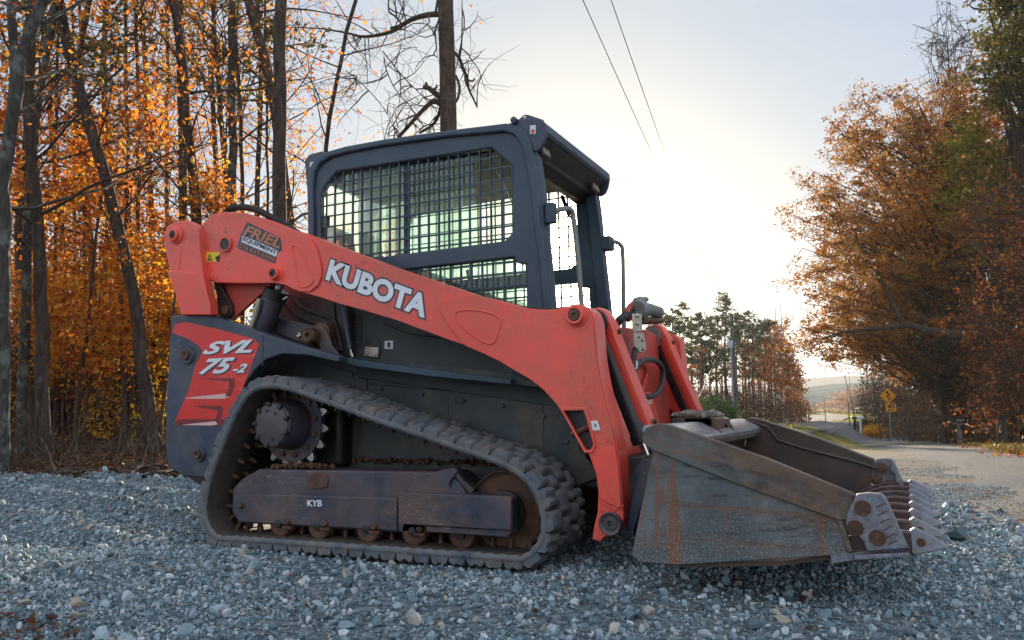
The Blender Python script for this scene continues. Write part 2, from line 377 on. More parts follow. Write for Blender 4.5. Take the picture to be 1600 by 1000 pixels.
for q in ((573, 552), (585, 554)):
    c = P(*q, Y=-.49); MB().lathe(c[0], c[2], [(-.484, .008), (-.492, .008), (-.494, .005)], 10).build('bolt', SHINY, lp)
dt = plate('maker_tag', [(601, 533), (614, 532), (614, 545), (601, 545)], -.473, .0015, CHALK, body, bevel=0)
plate('tag_print', [(605, 535), (610, 535), (610, 543), (605, 543)], -.4745, .001, VINYLD, dt, bevel=0)
plate('panel_slot', [(652, 517), (656, 517), (656, 526), (652, 526)], -.4725, .003, BLACK, body, bevel=0)
plate('lift_eye', [(534, 577), (548, 581), (552, 592), (540, 588)], -.466, .006, BODY, body, k=3)
for q in ((596, 607), (660, 616), (724, 626), (786, 634), (850, 650), (886, 690)):
    c = P(*q, Y=-.462); MB().lathe(c[0], c[2], [(-.461, .011), (-.470, .011), (-.473, .007)], 6).build('bolt', NAVYR, body)
for q in (((700, 622), (703, 700)), ((848, 634), (852, 720))):
    c0_, c1_ = P(*q[0], Y=-.464), P(*q[1], Y=-.464); MB().box(c0_[0]-.003, c0_[0]+.003, -.4635, -.45, c1_[2], c0_[2]).build('panel_seam', BLACK, body)
hp = spline([tuple(P(x, y, Y=-.53)) for x, y in ((455, 462), (470, 480), (500, 492), (520, 500), (528, 520), (533, 548))], 4, False); MB().tube(hp, .012, 8).build('hose', HOSE, body)
hp = spline([tuple(P(x, y, Y=-.55)) for x, y in ((440, 470), (462, 492), (490, 503), (512, 512), (524, 535), (527, 552))], 4, False); MB().tube(hp, .010, 8).build('hose', HOSE, body)
hp = spline([tuple(P(x, y, Y=-.485)) for x, y in ((600, 505), (640, 520), (700, 528), (760, 545), (830, 570))], 4, False); MB().tube(hp, .007, 8).build('hose', HOSE, body)
b = MB(); r_ = np.random.default_rng(12)
for i in range(300):
    c = P(430+420*r_.random(), 735+r_.normal(0, 4), Y=-.49+.03*r_.random()); s = .003+.007*r_.random()**2
    u_ = [Vector(r_.normal(size=3)).normalized()*s for _ in range(3)]; b.obox((c[0], c[1], .40+.02*r_.random()), u_[0], u_[1].cross(u_[0]).normalized()*s, u_[2])
tagit(b.build('caked_dirt', RUST, body, smooth=0), kind='stuff')
# front lower body between the tracks, under the arms
b = MB().box(.78, .86, -.44, .44, .30, .62); b.build('front_bulkhead', BLACK, body, .01)
plate('step_bracket', [(908, 640), (936, 690), (946, 722), (910, 738)], -.44, .03, NAVY, body)

# ---- rear upright with the model decal
UP = [(268, 493), (330, 492), (407, 519), (470, 540), (531, 557), (529, 566), (480, 555), (440, 553), (415, 562), (398, 578), (382, 600), (366, 640), (352, 682),
      (338, 742), (318, 746), (288, 744), (268, 732), (259, 718), (259, 640), (264, 560)]
up = plate('rear_upright', UP, -.80, .07, NAVY, L, bevel=.006)
plate('panel_seam', [(410, 523), (412, 524), (411, 572), (409, 573)], -.8008, .002, BLACK, up, bevel=0)
b = MB().prism(XZ([(262, 500), (330, 500), (340, 740), (262, 720)], -.76), -.73, .73); hood = b.build('rear_hood', BLACK, L, .02)
mirror(up, L)
plate('counterweight', [(286, 742), (345, 740), (345, 772), (330, 770)], -.70, 1.3, BLACK, L, bevel=.01)
DEC = [(273, 507), (290, 503), (340, 514), (398, 530), (405, 538), (378, 610), (355, 661), (348, 665), (271, 664), (296, 607), (304, 575), (316, 549), (312, 541), (291, 528), (269, 520)]
dec = plate('model_decal', DEC, -.8015, .002, VINYLR, up, bevel=0)
dec['label'] = 'red model decal'
plate('decal_fade', [(273, 659), (280, 655), (350, 655), (352, 661), (348, 665), (271, 664)], -.8022, .001, VINYLDR, dec, bevel=0)
plate('decal_streak', [(287, 622), (351, 615), (358, 620), (350, 623), (300, 623)], -.8022, .001, VINYLP, dec, bevel=0)
plate('decal_streak', [(283, 664), (336, 658), (340, 663), (330, 665)], -.8028, .001, VINYLP, dec, bevel=0)
plate('decal_streak', [(312, 591), (366, 591), (367, 600), (361, 618), (352, 620), (358, 605), (357, 596)], -.8022, .001, VINYLDR, dec, bevel=0)
plate('decal_streak', [(300, 634), (345, 634), (349, 640), (344, 655), (336, 656), (341, 642)], -.8022, .001, VINYLDR, dec, bevel=0)
for dx, mm, gr, lf in ((1.2, VINYLD, .02, .002), (0, CHALK, 0, .003)):
    lettering('SVL', (317+dx, 554+dx), (394+dx, 551+dx), (323+dx, 534+dx), -.80, mm, dec, bold=.035, shear=.35, spacing=.95, grow=gr, lift=lf)
    lettering('75', (312+dx, 585+dx), (362+dx, 583+dx), (318+dx, 561+dx), -.80, mm, dec, bold=.035, shear=.35, grow=gr, lift=lf)
    lettering('-2', (364+dx, 583+dx), (385+dx, 582+dx), (367+dx, 569+dx), -.80, mm, dec, bold=.035, shear=.35, grow=gr, lift=lf)
for (px, py, r) in ((294, 555, .045), (313, 710, .036)):
    c = P(px, py, Y=-.80)
    bs = MB().lathe(c[0], c[2], [(-.80, r*1.15), (-.812, r*1.05), (-.815, r)], 24).build('boss', NAVY, up)
    MB().lathe(c[0], c[2], [(-.815, r*.62), (-.828, r*.6), (-.83, r*.5), (-.822, r*.25), (-.82, r*.1)], 20).build('pin', RUST, bs)

# ---- loader arm: one welded arm each side
ARM = [(316, 352), (330, 335), (352, 331), (385, 333), (420, 343), (450, 356), (480, 366), (520, 382), (560, 397), (600, 412), (650, 429), (700, 446), (745, 462),
       (775, 468), (800, 475), (825, 482), (850, 484), (870, 483), (885, 479), (902, 477), (916, 479), (924, 486), (929, 498), (931, 520), (934, 560), (939, 590),
       (950, 640), (961, 685), (968, 720), (972, 765), (974, 810), (970, 826), (958, 836), (944, 838), (937, 846), (926, 842), (928, 825), (934, 800), (935, 770),
       (932, 742), (921, 712), (905, 690), (885, 655), (870, 632), (850, 610), (830, 594), (800, 575), (780, 563), (755, 551), (730, 540), (700, 530), (660, 515),
       (620, 500), (570, 485), (530, 474), (500, 464), (478, 458), (460, 452), (445, 445), (430, 442), (380, 443), (338, 442), (325, 436), (318, 420)]
SLOT = [(880, 642), (911, 641), (915, 652), (927, 694), (923, 703), (914, 703)]
HOLE = [(353+8*math.cos(a), 382+10*math.sin(a)) for a in np.linspace(0, 2*PI, 20, endpoint=False)]
def arm(side):
    g = []
    a = plate('loader_arm', ARM, -.775, .12, ORANGE, L, holes=[SLOT, HOLE], bevel=.005)
    ch = plate('rear_cheek', [(317, 352), (330, 336), (352, 332), (385, 334), (420, 344), (450, 357), (470, 364), (484, 372), (494, 388), (501, 412), (502, 430), (496, 446), (484, 455), (468, 455),
               (460, 452), (445, 445), (430, 442), (380, 442), (338, 441), (325, 435), (319, 420)], -.786, .012, ORANGE, a, holes=[HOLE], bevel=.003)
    c2 = plate('front_cheek', [(742, 461), (775, 469), (800, 476), (825, 483), (850, 485), (870, 484), (885, 480), (902, 478), (915, 480), (922, 488), (926, 500), (928, 530), (931, 562), (936, 590),
               (947, 640), (958, 685), (965, 720), (969, 765), (970, 795), (960, 790), (948, 785), (936, 778), (933, 742), (922, 712), (906, 690), (886, 655), (871, 632), (851, 610), (831, 594), (800, 576), (780, 564), (755, 552), (727, 540),
               (700, 506), (683, 478), (688, 470), (710, 463)], -.786, .012, ORANGE, a, holes=[SLOT], bevel=.003)
    rim = [(874, 637), (914, 636), (920, 650), (931, 695), (926, 708), (913, 708)]
    plate('slot_rim', rim, -.794, .009, ORANGE, a, holes=[SLOT], bevel=.003)
    plate('slot_shade', [(874, 637), (918, 637), (932, 694), (926, 708), (912, 708)], -.752, .006, BLACK, a, bevel=0)  # black sheet stands in for the shade inside the hollow arm
    q0, q1 = P(893, 679, Y=-.765), P(921, 666, Y=-.765); MB().tube([q0, q1], .012, 8).build('cross_pin', RUST, a)
    def ridge(px, r=.0045, Y=-.786, kk=5):
        pts = spline([tuple(P(x, y, Y=Y)) for x, y in px], kk); MB().tube(pts+[pts[0]], r, 6, cap=False).build('pressed_ridge', ORANGE, a)
    ridge([(457, 388), (462, 384), (468, 387), (474, 398), (488, 432), (489, 440), (484, 446), (475, 449), (468, 446), (464, 430)])
    ridge([(712, 490), (722, 485), (745, 485), (768, 490), (780, 496), (783, 504), (779, 518), (774, 532), (768, 537), (757, 535), (738, 523), (718, 505)])
    q = P(276, 369, Y=-.8)
    def pin(px, py, r, Y0=-.786, out=.03, mm=ORANGE, core=GREYP):
        c = P(px, py, Y=Y0)
        bb = MB().lathe(c[0], c[2], [(Y0+.01, r*1.45), (Y0-.004, r*1.45), (Y0-.006, r*1.2), (Y0-out, r*1.15), (Y0-out-.003, r*1.05), (Y0-out-.002, r*.8), (Y0-out+.008, r*.78)], 28).build('pivot_boss', mm, a)
        MB().lathe(c[0], c[2], [(Y0-out+.007, r*.76), (Y0-out-.002, r*.7), (Y0-out-.003, r*.3), (Y0-out+.004, r*.2)], 20).build('pivot_pin', core, bb)
    pin(432, 428, .027, core=BLACK); pin(901, 493, .034, core=RUST)
    c = P(353, 382, Y=-.79); MB().lathe(c[0], c[2], [(-.785, .042), (-.80, .041), (-.802, .036), (-.80, .032), (-.70, .03)], 28).build('tube_collar', ORANGE, a); MB().lathe(c[0], c[2], [(-.78, .0318), (-.797, .0318)], 28).build('bore_shade', BLACK, a)  # black disc in the collar paints the shade of an open bore
    c = P(955, 818, Y=-.775)
    e = MB().lathe(c[0], c[2], [(-.77, .047), (-.79, .047), (-.793, .044), (-.79, .038), (-.786, .029), (-.789, .025), (-.789, .012), (-.78, .008)], 32).build('lower_pin', STEELG, a)
    plate('weld_line', [(936, 781), (960, 795), (974, 788), (974, 791), (961, 799), (936, 785)], -.78, .008, ORANGE, a, bevel=.002)
    # closed box front of the arm, folded round
    return a
armN = arm(-1)
for ch in list(armN.children): pass
st = plate('safety_sticker', [(921, 658), (933, 657), (938, 672), (926, 673)], -.788, .002, CHALK, armN, bevel=0); st['label'] = 'white sticker'
plate('sticker_print', [(928, 662), (930.5, 662), (932.5, 667), (930, 667)], -.7885, .001, VINYLD, st, bevel=0)
st = plate('warning_sticker', [(322, 394), (344, 394), (342, 403), (338, 409), (321, 409)], -.788, .002, YELLOW, armN, bevel=0); st['label'] = 'yellow warning sticker'
plate('warning_triangle', [(324, 407), (328, 396), (332, 407)], -.7885, .001, BLACK, st, holes=[[(326, 405), (328, 400), (330, 405)]], bevel=0)
plate('warning_mark', [(336, 402), (343, 398), (343, 408), (339, 409)], -.7885, .001, BLACK, st, bevel=0)
# dealer sticker
dl = plate('dealer_sticker', [(386, 347), (437, 371), (439, 377), (440, 391), (433, 395), (430, 412), (372, 388), (371, 384), (377, 366)], -.7875, .002, VINYLD, armN, bevel=0)
plate('sticker_band', [(379, 368), (434, 391), (431, 401), (377, 378)], -.7885, .001, CHALK, dl, bevel=0)
lettering('FRIEL', (380, 367), (437, 389), (385, 351), -.788, VINYLO, dl, bold=.035, shear=.2, lift=.0008)
lettering('EQUIPMENT', (379, 376.5), (431, 398.5), (381, 369.5), -.7885, VINYLD, dl, bold=.01, lift=.0008)
lettering('276.629.5000', (373, 386), (429, 409), (375, 379.5), -.788, VINYLO, dl, bold=.015, lift=.0008)
for mm, gr, lf in ((VINYLD, .055, .0), (CHALK, 0, .0012)):
    lettering('KUBOTA', (508.5, 437), (662.5, 497.5), (517.5, 404.5), -.775, mm, armN, bold=.045, grow=gr, lift=lf, name='maker_lettering')
def mirror_tree(o, parent, skip=('sticker', 'lettering', 'decal', 'tag')):
    c = mirror(o, parent)
    for ch in list(o.children):
        if ch.type == 'MESH' and not any(k in ch.name for k in skip): mirror_tree(ch, c, skip)
    return c
armF = mirror_tree(armN, L)

# ---- rear link that carries the arm
def links():
    k = plate('rear_link', [(256, 364), (262, 352), (278, 345), (292, 344), (302, 349), (309, 362), (311, 392), (316, 430), (322, 455), (328, 478), (329, 492), (282, 492), (276, 468), (270, 440), (262, 410), (257, 385)], -.83, .06, ORANGE, L, bevel=.008)
    plate('link_crease', [(270, 385), (284, 385), (278, 430)], -.833, .004, ORANGE, k, bevel=.0015)
    plate('link_shoulder', [(262, 425), (270, 422), (316, 428), (322, 455), (328, 478), (329, 492), (282, 492), (275, 465), (268, 440)], -.842, .012, ORANGE, k, bevel=.006)
    c = P(276, 368, Y=-.83)
    bb = MB().lathe(c[0], c[2], [(-.82, .048), (-.838, .048), (-.842, .036), (-.86, .034), (-.862, .022), (-.852, .02)], 28).build('pivot_boss', ORANGE, k)
    MB().lathe(c[0], c[2], [(-.852, .0195), (-.863, .017), (-.864, .008), (-.856, .004)], 14).build('pivot_pin', BLACK, bb)
    t = plate('lower_bracket', [(344, 440), (428, 440), (364, 499), (340, 492)], -.72, .02, ORANGE_IN, L, bevel=.003)
    d = plate('drag_link', [(330, 425), (341, 430), (350, 455), (361, 476), (362, 490), (355, 498), (346, 496), (341, 486), (338, 460)], -.745, .02, BLACK, L, bevel=.004)
    c = P(353, 485, Y=-.745); MB().lathe(c[0], c[2], [(-.745, .026), (-.757, .025), (-.76, .012), (-.757, .004)], 20).build('pivot_pin', RUST, d)
    return k, t, d
for o in links(): mirror_tree(o, L)

# ---- lift cylinder at the rear, levelling link
q0, q1 = P(438, 440, Y=-.66), P(388, 560, Y=-.66)
lift = MB().cyl(q0+(q1-q0)*.13, q1, .062, 24).build('lift_cylinder', NAVYR, L, .003)
MB().cyl(q0+(q1-q0)*.10, q0+(q1-q0)*.22, .067, 24).build('gland', BLACK, lift, .003)
MB().cyl(q0-(q1-q0)*.1, q0+(q1-q0)*.12, .026, 18).build('rod', CHROME, lift)
q = P(443, 468, Y=-.73); MB().cyl(q, q+np.array([.03, 0, .012]), .007).build('grease_nipple', SHINY, lift)
mirror_tree(lift, L)
h = MB().tube([P(405, 467, Y=-.74), P(401, 484, Y=-.74), P(394, 506, Y=-.74), P(388, 530, Y=-.74)], [.012, .016, .011, .014], 10).build('hose_fitting', ZINC, L)
lk = plate('levelling_link', [(428, 492), (435, 496), (485, 508), (500, 514), (500, 536), (480, 540), (425, 518)], -.60, .04, NAVYR, L, bevel=.006)
c = P(481, 524, Y=-.66)
MB().lathe(c[0], c[2], [(-.60, .042), (-.66, .042), (-.665, .036), (-.67, .034), (-.668, .014), (-.65, .01)], 26).build('link_bush', RUST, lk)
c = P(503, 521, Y=-.60); MB().lathe(c[0]-.01, c[2], [(-.50, .06), (-.60, .06), (-.605, .05)], 26).build('link_bush', RUST, lk)
plate('link_strap', [(490, 512), (503, 510), (512, 522), (518, 540), (527, 552), (527, 560), (505, 556), (497, 535)], -.615, .02, NAVYR, lk, k=2)
c = P(467, 524, Y=-.67); MB().lathe(c[0], c[2], [(-.655, .011), (-.675, .014), (-.678, .009), (-.674, .004)], 14).build('grease_nipple', SHINY, lk)

# ---- braided hose lying over the arm
pts = spline([tuple(P(*q, Y=-.70)) for q in ((352, 334), (358, 327), (372, 324), (390, 325), (405, 330), (420, 337), (436, 346), (450, 354), (470, 368))], 5, False)
hs = MB().tube(pts, .016, 10).build('hose', HOSE, L)
b = MB()
for i in range(0, len(pts)-1, 1):
    a0, a1 = np.array(pts[i]), np.array(pts[i+1]); b.cyl(a0, a0+(a1-a0)*.45, .0185, 10)
b.build('hose_wrap', HOSE, hs)

# ================================================================ CAB
cab = empty('cab', parent=L)
CY = .46
FR = [(482, 470), (480, 330), (479, 290), (483, 262), (492, 247), (508, 237), (540, 228), (600, 217), (700, 203), (790, 192), (808, 195), (820, 204), (828, 218), (834, 245),
      (838, 280), (842, 330), (848, 390), (853, 440), (857, 500), (857, 540), (700, 520), (600, 500)]
WU = [(500, 306), (507, 290), (526, 268), (767, 231), (800, 258), (800, 364), (789, 376), (500, 413)]
WL = [(560, 429), (803, 402), (807, 411), (822, 412), (822, 500), (560, 480)]
side = plate('side_frame', FR, -CY, .05, CABM, cab, holes=[WU, WL], bevel=.008)
# raised outer hoop of the side frame
def offs(pts, c, k): return [(c[0]+(x-c[0])*k, c[1]+(y-c[1])*k) for x, y in pts]
HO = [(482, 470), (480, 330), (479, 290), (483, 262), (492, 247), (508, 237), (540, 228), (600, 217), (700, 203), (790, 192), (808, 195), (820, 204), (828, 218), (834, 245), (838, 280), (842, 330), (848, 390), (853, 440), (857, 500),
      (848, 500), (845, 450), (839, 395), (831, 335), (826, 285), (820, 250), (813, 225), (803, 211), (788, 205), (700, 213), (600, 227), (545, 237), (515, 245), (500, 254), (491, 268), (488, 295), (489, 340), (490, 470)]
hoop = plate('frame_hoop', HO, -CY-.022, .03, CABM, side, bevel=.009)
def grid(px, Y, th, step, name='window_mesh', par=None, w=.0068, phase=(0, 0)):
    poly = XZ(px, Y); n = len(poly); xs = [p[0] for p in poly]; zs = [p[1] for p in poly]; b = MB()
    def cuts(v, ax):
        r = []
        for i in range(n):
            a, c = poly[i], poly[(i+1) % n]
            if (a[ax]-v)*(c[ax]-v) < 0: t = (v-a[ax])/(c[ax]-a[ax]); r.append(a[1-ax]+t*(c[1-ax]-a[1-ax]))
        return sorted(r)
    x = max(xs)-phase[0]
    while x > min(xs):
        r = cuts(x, 0)
        for i in range(0, len(r)-1, 2): b.box(x-w/2, x+w/2, Y, Y+th, r[i]-.01, r[i+1]+.01)
        x -= step
    z = max(zs)-phase[1]
    while z > min(zs):
        r = cuts(z, 1)
        for i in range(0, len(r)-1, 2): b.box(r[i]-.01, r[i+1]+.01, Y+.0012, Y+th-.0012, z-w/2, z+w/2)
        z -= step
    return b.build(name, CABM, par, fix=False, smooth=0)
step = (P(783, 300, Y=-CY)[0]-P(766, 300, Y=-CY)[0])
grid(WU, -CY+.012, .014, step*1.0, par=side, phase=(step*.02, step*.05))
grid(WL, -CY+.012, .014, step, par=side, phase=(step*.02, step*.3))
side2 = mirror_tree(side, cab)
# near and far panes
def pane(px, Y, mm, par):
    q = XZ(px, Y); me = bpy.data.meshes.new('m'); me.from_pydata([(x, Y, z) for x, z in q], [], [tuple(range(len(q)))]); me.update(); return link('window_pane', me, mm, par, smooth=0)
for X0, X1, mm in ((503, 632, GLASSF), (636, 745, GLASS)):
    pane([(X0, 250), (X1, 225), (X1, 395), (X0, 413)], -CY+.045, mm, side)
pane([(560, 425), (800, 398), (822, 412), (822, 500), (560, 480)], -CY+.045, GLASS, side)
b = MB().prism(XZ([(631, 255), (637, 254), (637, 396), (631, 397)], -CY+.042), -CY+.042, -CY+.06); b.build('pane_divider', CABM, side)
xr, zr = P(490, 300, Y=-CY)[0], P(490, 300, Y=-CY)[2]
for (X0, X1) in ((503, 640), (641, 745)):
    q = XZ([(X0, 250), (X1, 225), (X1, 395), (X0, 413)], -CY+.045); me = bpy.data.meshes.new('m'); me.from_pydata([(x, CY-.045, z) for x, z in q], [], [(0, 1, 2, 3)]); me.update()
    link('window_pane', me, GLASSF, side2, smooth=0)
q = XZ([(560, 425), (740, 408), (740, 500), (560, 480)], -CY+.045); me = bpy.data.meshes.new('m'); me.from_pydata([(x, CY-.045, z) for x, z in q], [], [(0, 1, 2, 3)]); me.update(); link('window_pane', me, GLASSF, side2, smooth=0)
c = P(511, 345, Y=-CY+.03); MB().box(c[0]-.012, c[0]+.012, -CY+.028, -CY+.045, c[2]-.03, c[2]+.03).build('window_latch', BLACK, side, .004)
# roof
roofp = XZ([(484, 262), (493, 248), (508, 238), (540, 229), (600, 218), (700, 204), (790, 193), (806, 197)], -CY)
r2 = [(x, z-.045) for x, z in roofp][::-1]
roof = MB().prism(roofp+r2, -CY+.03, CY-.03).build('roof', CABM, cab, .005)
VP_ = XZ([(792, 194), (806, 189), (822, 184), (846, 187), (853, 194), (854, 205), (851, 220), (846, 231), (838, 237), (833, 236), (828, 218), (820, 205), (808, 196)], -CY-.01)
vz = max(z for x, z in VP_)
top = [p for p in VP_[:6]]
shell = VP_[:9]
inner = [(x-.012, z-.022) for x, z in VP_[1:9]][::-1]
hollow = [VP_[0], VP_[1], VP_[2], VP_[3], VP_[4], VP_[5], VP_[6], VP_[7], (VP_[7][0]-.02, VP_[7][1]-.005), (VP_[5][0]-.025, VP_[5][1]-.03), (VP_[3][0]-.02, VP_[3][1]-.05), (VP_[2][0]-.0, VP_[2][1]-.065), (VP_[0][0], VP_[0][1]-.06)]
lip = VP_[:7]; lipi = [(lip[0][0], lip[0][1]-.03)]+[(x-(.012 if i > 2 else 0), z-.014) for i, (x, z) in enumerate(lip) if 0 < i < 5]+[(lip[5][0]-.012, lip[5][1]-.01), (lip[6][0]-.010, lip[6][1]+.03)]
visor = MB().prism(lip[:6]+[(lip[6][0], lip[6][1]+.03)]+lipi[::-1], -CY, CY).build('roof_visor', CABM, roof, .003)
MB().prism([(lip[5][0]-.02, lip[5][1]-.012), (lip[5][0]-.02, lip[5][1]-.022), (.50, lip[5][1]-.13), (.46, lip[5][1]-.13), (.46, lip[5][1]-.11)], -CY+.02, CY-.02).build('visor_lining', BLACK, visor)
for s in (-1, 1):
    y0 = s*(CY+.012); MB().prism(VP_, y0, y0-s*.02).build('visor_end', NAVY, visor, .004)
ye = plate('visor_sticker', [(828, 196), (837, 195), (837, 209), (828, 209)], -CY-.014, .0015, CHALK, visor, bevel=0)
plate('sticker_print', [(830, 202), (835, 202), (835, 208), (830, 208)], -CY-.0150, .001, VINYLR, ye, bevel=0)
a0 = XZ([(803, 193), (812, 187), (820, 180), (826, 180), (838, 184), (850, 188), (850, 193), (820, 193)], -CY+.03)
MB().prism(a0, -CY+.02, -CY+.035).build('lifting_eye', NAVY, visor, .002)
c = P(806, 190, Y=-CY); MB().cyl((c[0], -CY-.03, c[2]), (c[0], -CY+.03, c[2]), .016).build('hinge_pin', NAVY, visor)
c = P(820, 183, Y=-CY+.02); MB().lathe(c[0], c[2], [(-CY+.019, .007), (-CY+.036, .007)], 12).build('eye_sky_disc', CHALK, visor)  # white disc paints the bright sky seen through the eye
# two work lamps under the visor
for yy in (-.36, .36):
    xx, zz = VP_[7][0]-.055, VP_[7][1]+.02
    hsg = MB().obox((xx, yy, zz), (.028, 0, .008), (0, .052, 0), (-.008, 0, .04)).build('work_lamp', BLACK, visor, .006)
    MB().obox((xx+.03, yy, zz+.008), (.004, 0, .001), (0, .042, 0), (-.008, 0, .032)).build('lamp_lens', LAMP, hsg, .003)
# underside lining, headliner and rear wall
zt = P(700, 215, Y=-CY)[2]
MB().prism([(-.70, zt-.10), (.50, zt-.06), (.50, zt-.09), (-.70, zt-.13)], -CY+.05, CY-.05).build('headliner', SEATM, cab, .004)
MB().box(.42, .56, -CY+.06, CY-.06, zt-.16, zt-.06).build('header_box', SEATM, cab, .02)
# front pillars and door frame
def pillar(s):
    pts = [P(833, 236, Y=-CY), P(842, 300, Y=-CY), P(848, 370, Y=-CY), P(855, 440, Y=-CY), P(860, 520, Y=-CY)]
    b = MB(); n = len(pts); ring = []
    for p in pts:
        for dx, y in ((-.055, CY-.002), (0.0, CY-.008), (.012, CY-.03), (.012, CY-.075), (-.055, CY-.075)): ring.append((p[0]+dx, s*y, p[2]))
    fs = [(i*5+k, i*5+(k+1) % 5, (i+1)*5+(k+1) % 5, (i+1)*5+k) for i in range(n-1) for k in range(5)]
    b.add(ring, fs+[(4, 3, 2, 1, 0), tuple(range((n-1)*5, n*5))]); return b.build('front_pillar', CABM, cab, .004)
pN, pF = pillar(-1), pillar(1)
c = P(862, 330, Y=-CY)
MB().box(P(848, 330, Y=-CY)[0], P(848, 330, Y=-CY)[0]+.05, -CY+.02, -CY+.06, c[2]-.05, c[2]+.05).build('door_hinge', CABM, pN, .006)
xh = P(850, 330, Y=-CY)[0]+.03; z1 = P(850, 325, Y=-CY)[2]; z0 = P(870, 560, Y=-CY+.1)[2]
hb = spline([(xh, -CY+.05, z1-.02), (xh+.03, -CY+.06, z1), (xh+.06, -CY+.11, z1+.005), (xh+.07, -CY+.13, z1-.04), (xh+.09, -CY+.135, z1-.3), (xh+.11, -CY+.14, z0)], 5, False)
MB().tube(hb, .013, 10).build('grab_rail', GREYP, pN)
e0 = P(955, 378, Y=CY-.06); xr = e0[0]
pts = spline([tuple(e0), tuple(P(962, 378, Y=CY)), tuple(P(970, 383, Y=CY)), tuple(P(973, 395, Y=CY)), tuple(P(974, 450, Y=CY)), tuple(P(975, 520, Y=CY)), tuple(P(974, 538, Y=CY)), tuple(P(968, 543, Y=CY)), tuple(P(958, 545, Y=CY-.04))], 4, False)
MB().tube(pts, .013, 10).build('grab_rail', GREYP, pF)
c = P(952, 378, Y=CY-.04); MB().box(c[0]-.04, c[0]+.02, CY-.08, CY-.0, c[2]-.05, c[2]+.03).build('door_hinge', CABM, pF, .008)
# gas strut seen inside the far side, wiper arm
MB().tube([P(878, 306, Y=CY-.09), P(889, 336, Y=CY-.09)], .012, 8).tube([P(889, 336, Y=CY-.09), P(911, 372, Y=CY-.09)], .005, 6).build('door_strut', BLACK, pF)
MB().tube([P(760, 240, Y=-CY+.1), P(772, 258, Y=-CY+.1)], .008, 8).tube([P(772, 258, Y=-CY+.1), P(801, 318, Y=-CY+.1)], .004, 6).build('door_strut', SHINY, side)
# cab floor front sill
MB().box(-.70, .62, -CY+.05, CY-.05, 1.0, 1.05).build('cab_floor', BLACK, cab, .004)
MB().box(-.72, -.68, -CY+.06, CY-.06, 1.05, 1.22).build('rear_wall', CABM, cab, .004)
# seat, bars, levers
sx = P(650, 380, Y=0)[0]-.10
seat = MB().box(sx-.18, sx+.26, -.20, .20, 1.10, 1.22).build('seat', SEATM, cab, .03)
MB().obox((sx-.26, 0, 1.47), (.05, 0, .012), (0, .19, 0), (-.05, 0, .26)).build('backrest', SEATM, seat, .03)
MB().tube([(sx-.2, -.27, 1.55), (sx+.1, -.27, 1.42), (sx+.2, -.2, 1.38), (sx+.2, .2, 1.38), (sx+.1, .27, 1.42), (sx-.2, .27, 1.55)], .015, 8).build('lap_bar', BLACK, cab)
for y in (-.29, .29):
    MB().box(sx-.02, sx+.34, y-.05, y+.05, 1.05, 1.36).build('arm_console', SEATM, cab, .02)
    MB().tube([(sx+.28, y, 1.34), (sx+.30, y, 1.42), (sx+.29, y, 1.50)], [.022, .014, .02], 8).build('joystick', BLACK, cab)
# rear beacon bracket
plate('beacon_bracket', [(476, 250), (484, 241), (503, 236), (507, 240), (494, 252), (488, 268), (485, 290), (479, 290)], -CY+.02, .05, NAVY, cab)
plate('bracket_tag', [(484, 254), (490, 252), (490, 262), (484, 264)], -CY+.0195-.0015, .0015, CHALK, cab, bevel=0)
# ================================================================ TRACKS
OUT = [(402, 866), (366, 859), (338, 845), (321, 826), (314, 800), (318, 765), (328, 730), (345, 685), (362, 645), (380, 616), (398, 602), (420, 598), (445, 601), (480, 612),
       (540, 634), (600, 656), (660, 676), (720, 697), (765, 712), (800, 728), (826, 748), (843, 775), (853, 808), (852, 838), (840, 862), (818, 879), (795, 886)]
def trackpath(Y=-.88):
    p = XZ(OUT, Y); zb = .036
    q = []
    for i, (x, z) in enumerate(p):
        if i == 0 or i == len(p)-1: z = zb
        q.append((x, max(z, zb)))
    x0, x1 = q[0][0], q[-1][0]
    for t in np.linspace(0, 1, 9)[1:-1]: q.append((x1+(x0-x1)*t, zb))
    s = spline(q, 8)
    s = np.array(s); d = np.r_[0, np.cumsum(np.hypot(*(np.roll(s, -1, 0)-s).T))]; T = d[-1]
    s = np.vstack([s, s[:1]])
    f = lambda t: (np.interp(t % T, d, s[:, 0]), np.interp(t % T, d, s[:, 1]))
    return f, T
tf, TT = trackpath()
def fr(t):
    x0, z0 = tf(t-.01); x1, z1 = tf(t+.01); d = np.array([x1-x0, z1-z0]); d /= np.linalg.norm(d)
    x, z = tf(t); n = np.array([-d[1], d[0]]); return np.array([x, z]), d, n    # n: outward for this winding
# winding check
c0, d0, n0 = fr(0.02)
if np.dot(n0, c0-np.array([-.1, .4])) < 0: NS = -1
else: NS = 1
Y0, Y1, BT = -.88, -.50, .026
NB = 156
b = MB(); vs = []
for i in range(NB):
    c, d, n = fr(TT*i/NB); n = n*NS; ph = i % 2
    ins = BT+(0.006 if i % 2 else 0)
    prof = [(Y0+.004, 0), (Y0, -.006), (Y0, -.020), (Y0+.01, -ins), (Y0+.10, -ins), (Y0+.115, -ins-.006), (-.70, -ins-.006), (-.68, -ins), (Y1-.01, -ins), (Y1, -.020), (Y1, -.006), (Y1-.004, 0)]
    for y, h in prof: q = c+n*h; vs.append((q[0], y, q[1]))
m_ = 12
fs = [(i*m_+k, i*m_+(k+1) % m_, ((i+1) % NB)*m_+(k+1) % m_, ((i+1) % NB)*m_+k) for i in range(NB) for k in range(m_)]
b.add(vs, fs)
belt = b.build('track', RUBBERI, L, smooth=50)
belt.data.materials.append(RUBBER)
for f in belt.data.polygons:
    k = [v % m_ for v in f.vertices]
    if not all(3 <= j <= 8 for j in k): f.material_index = 1
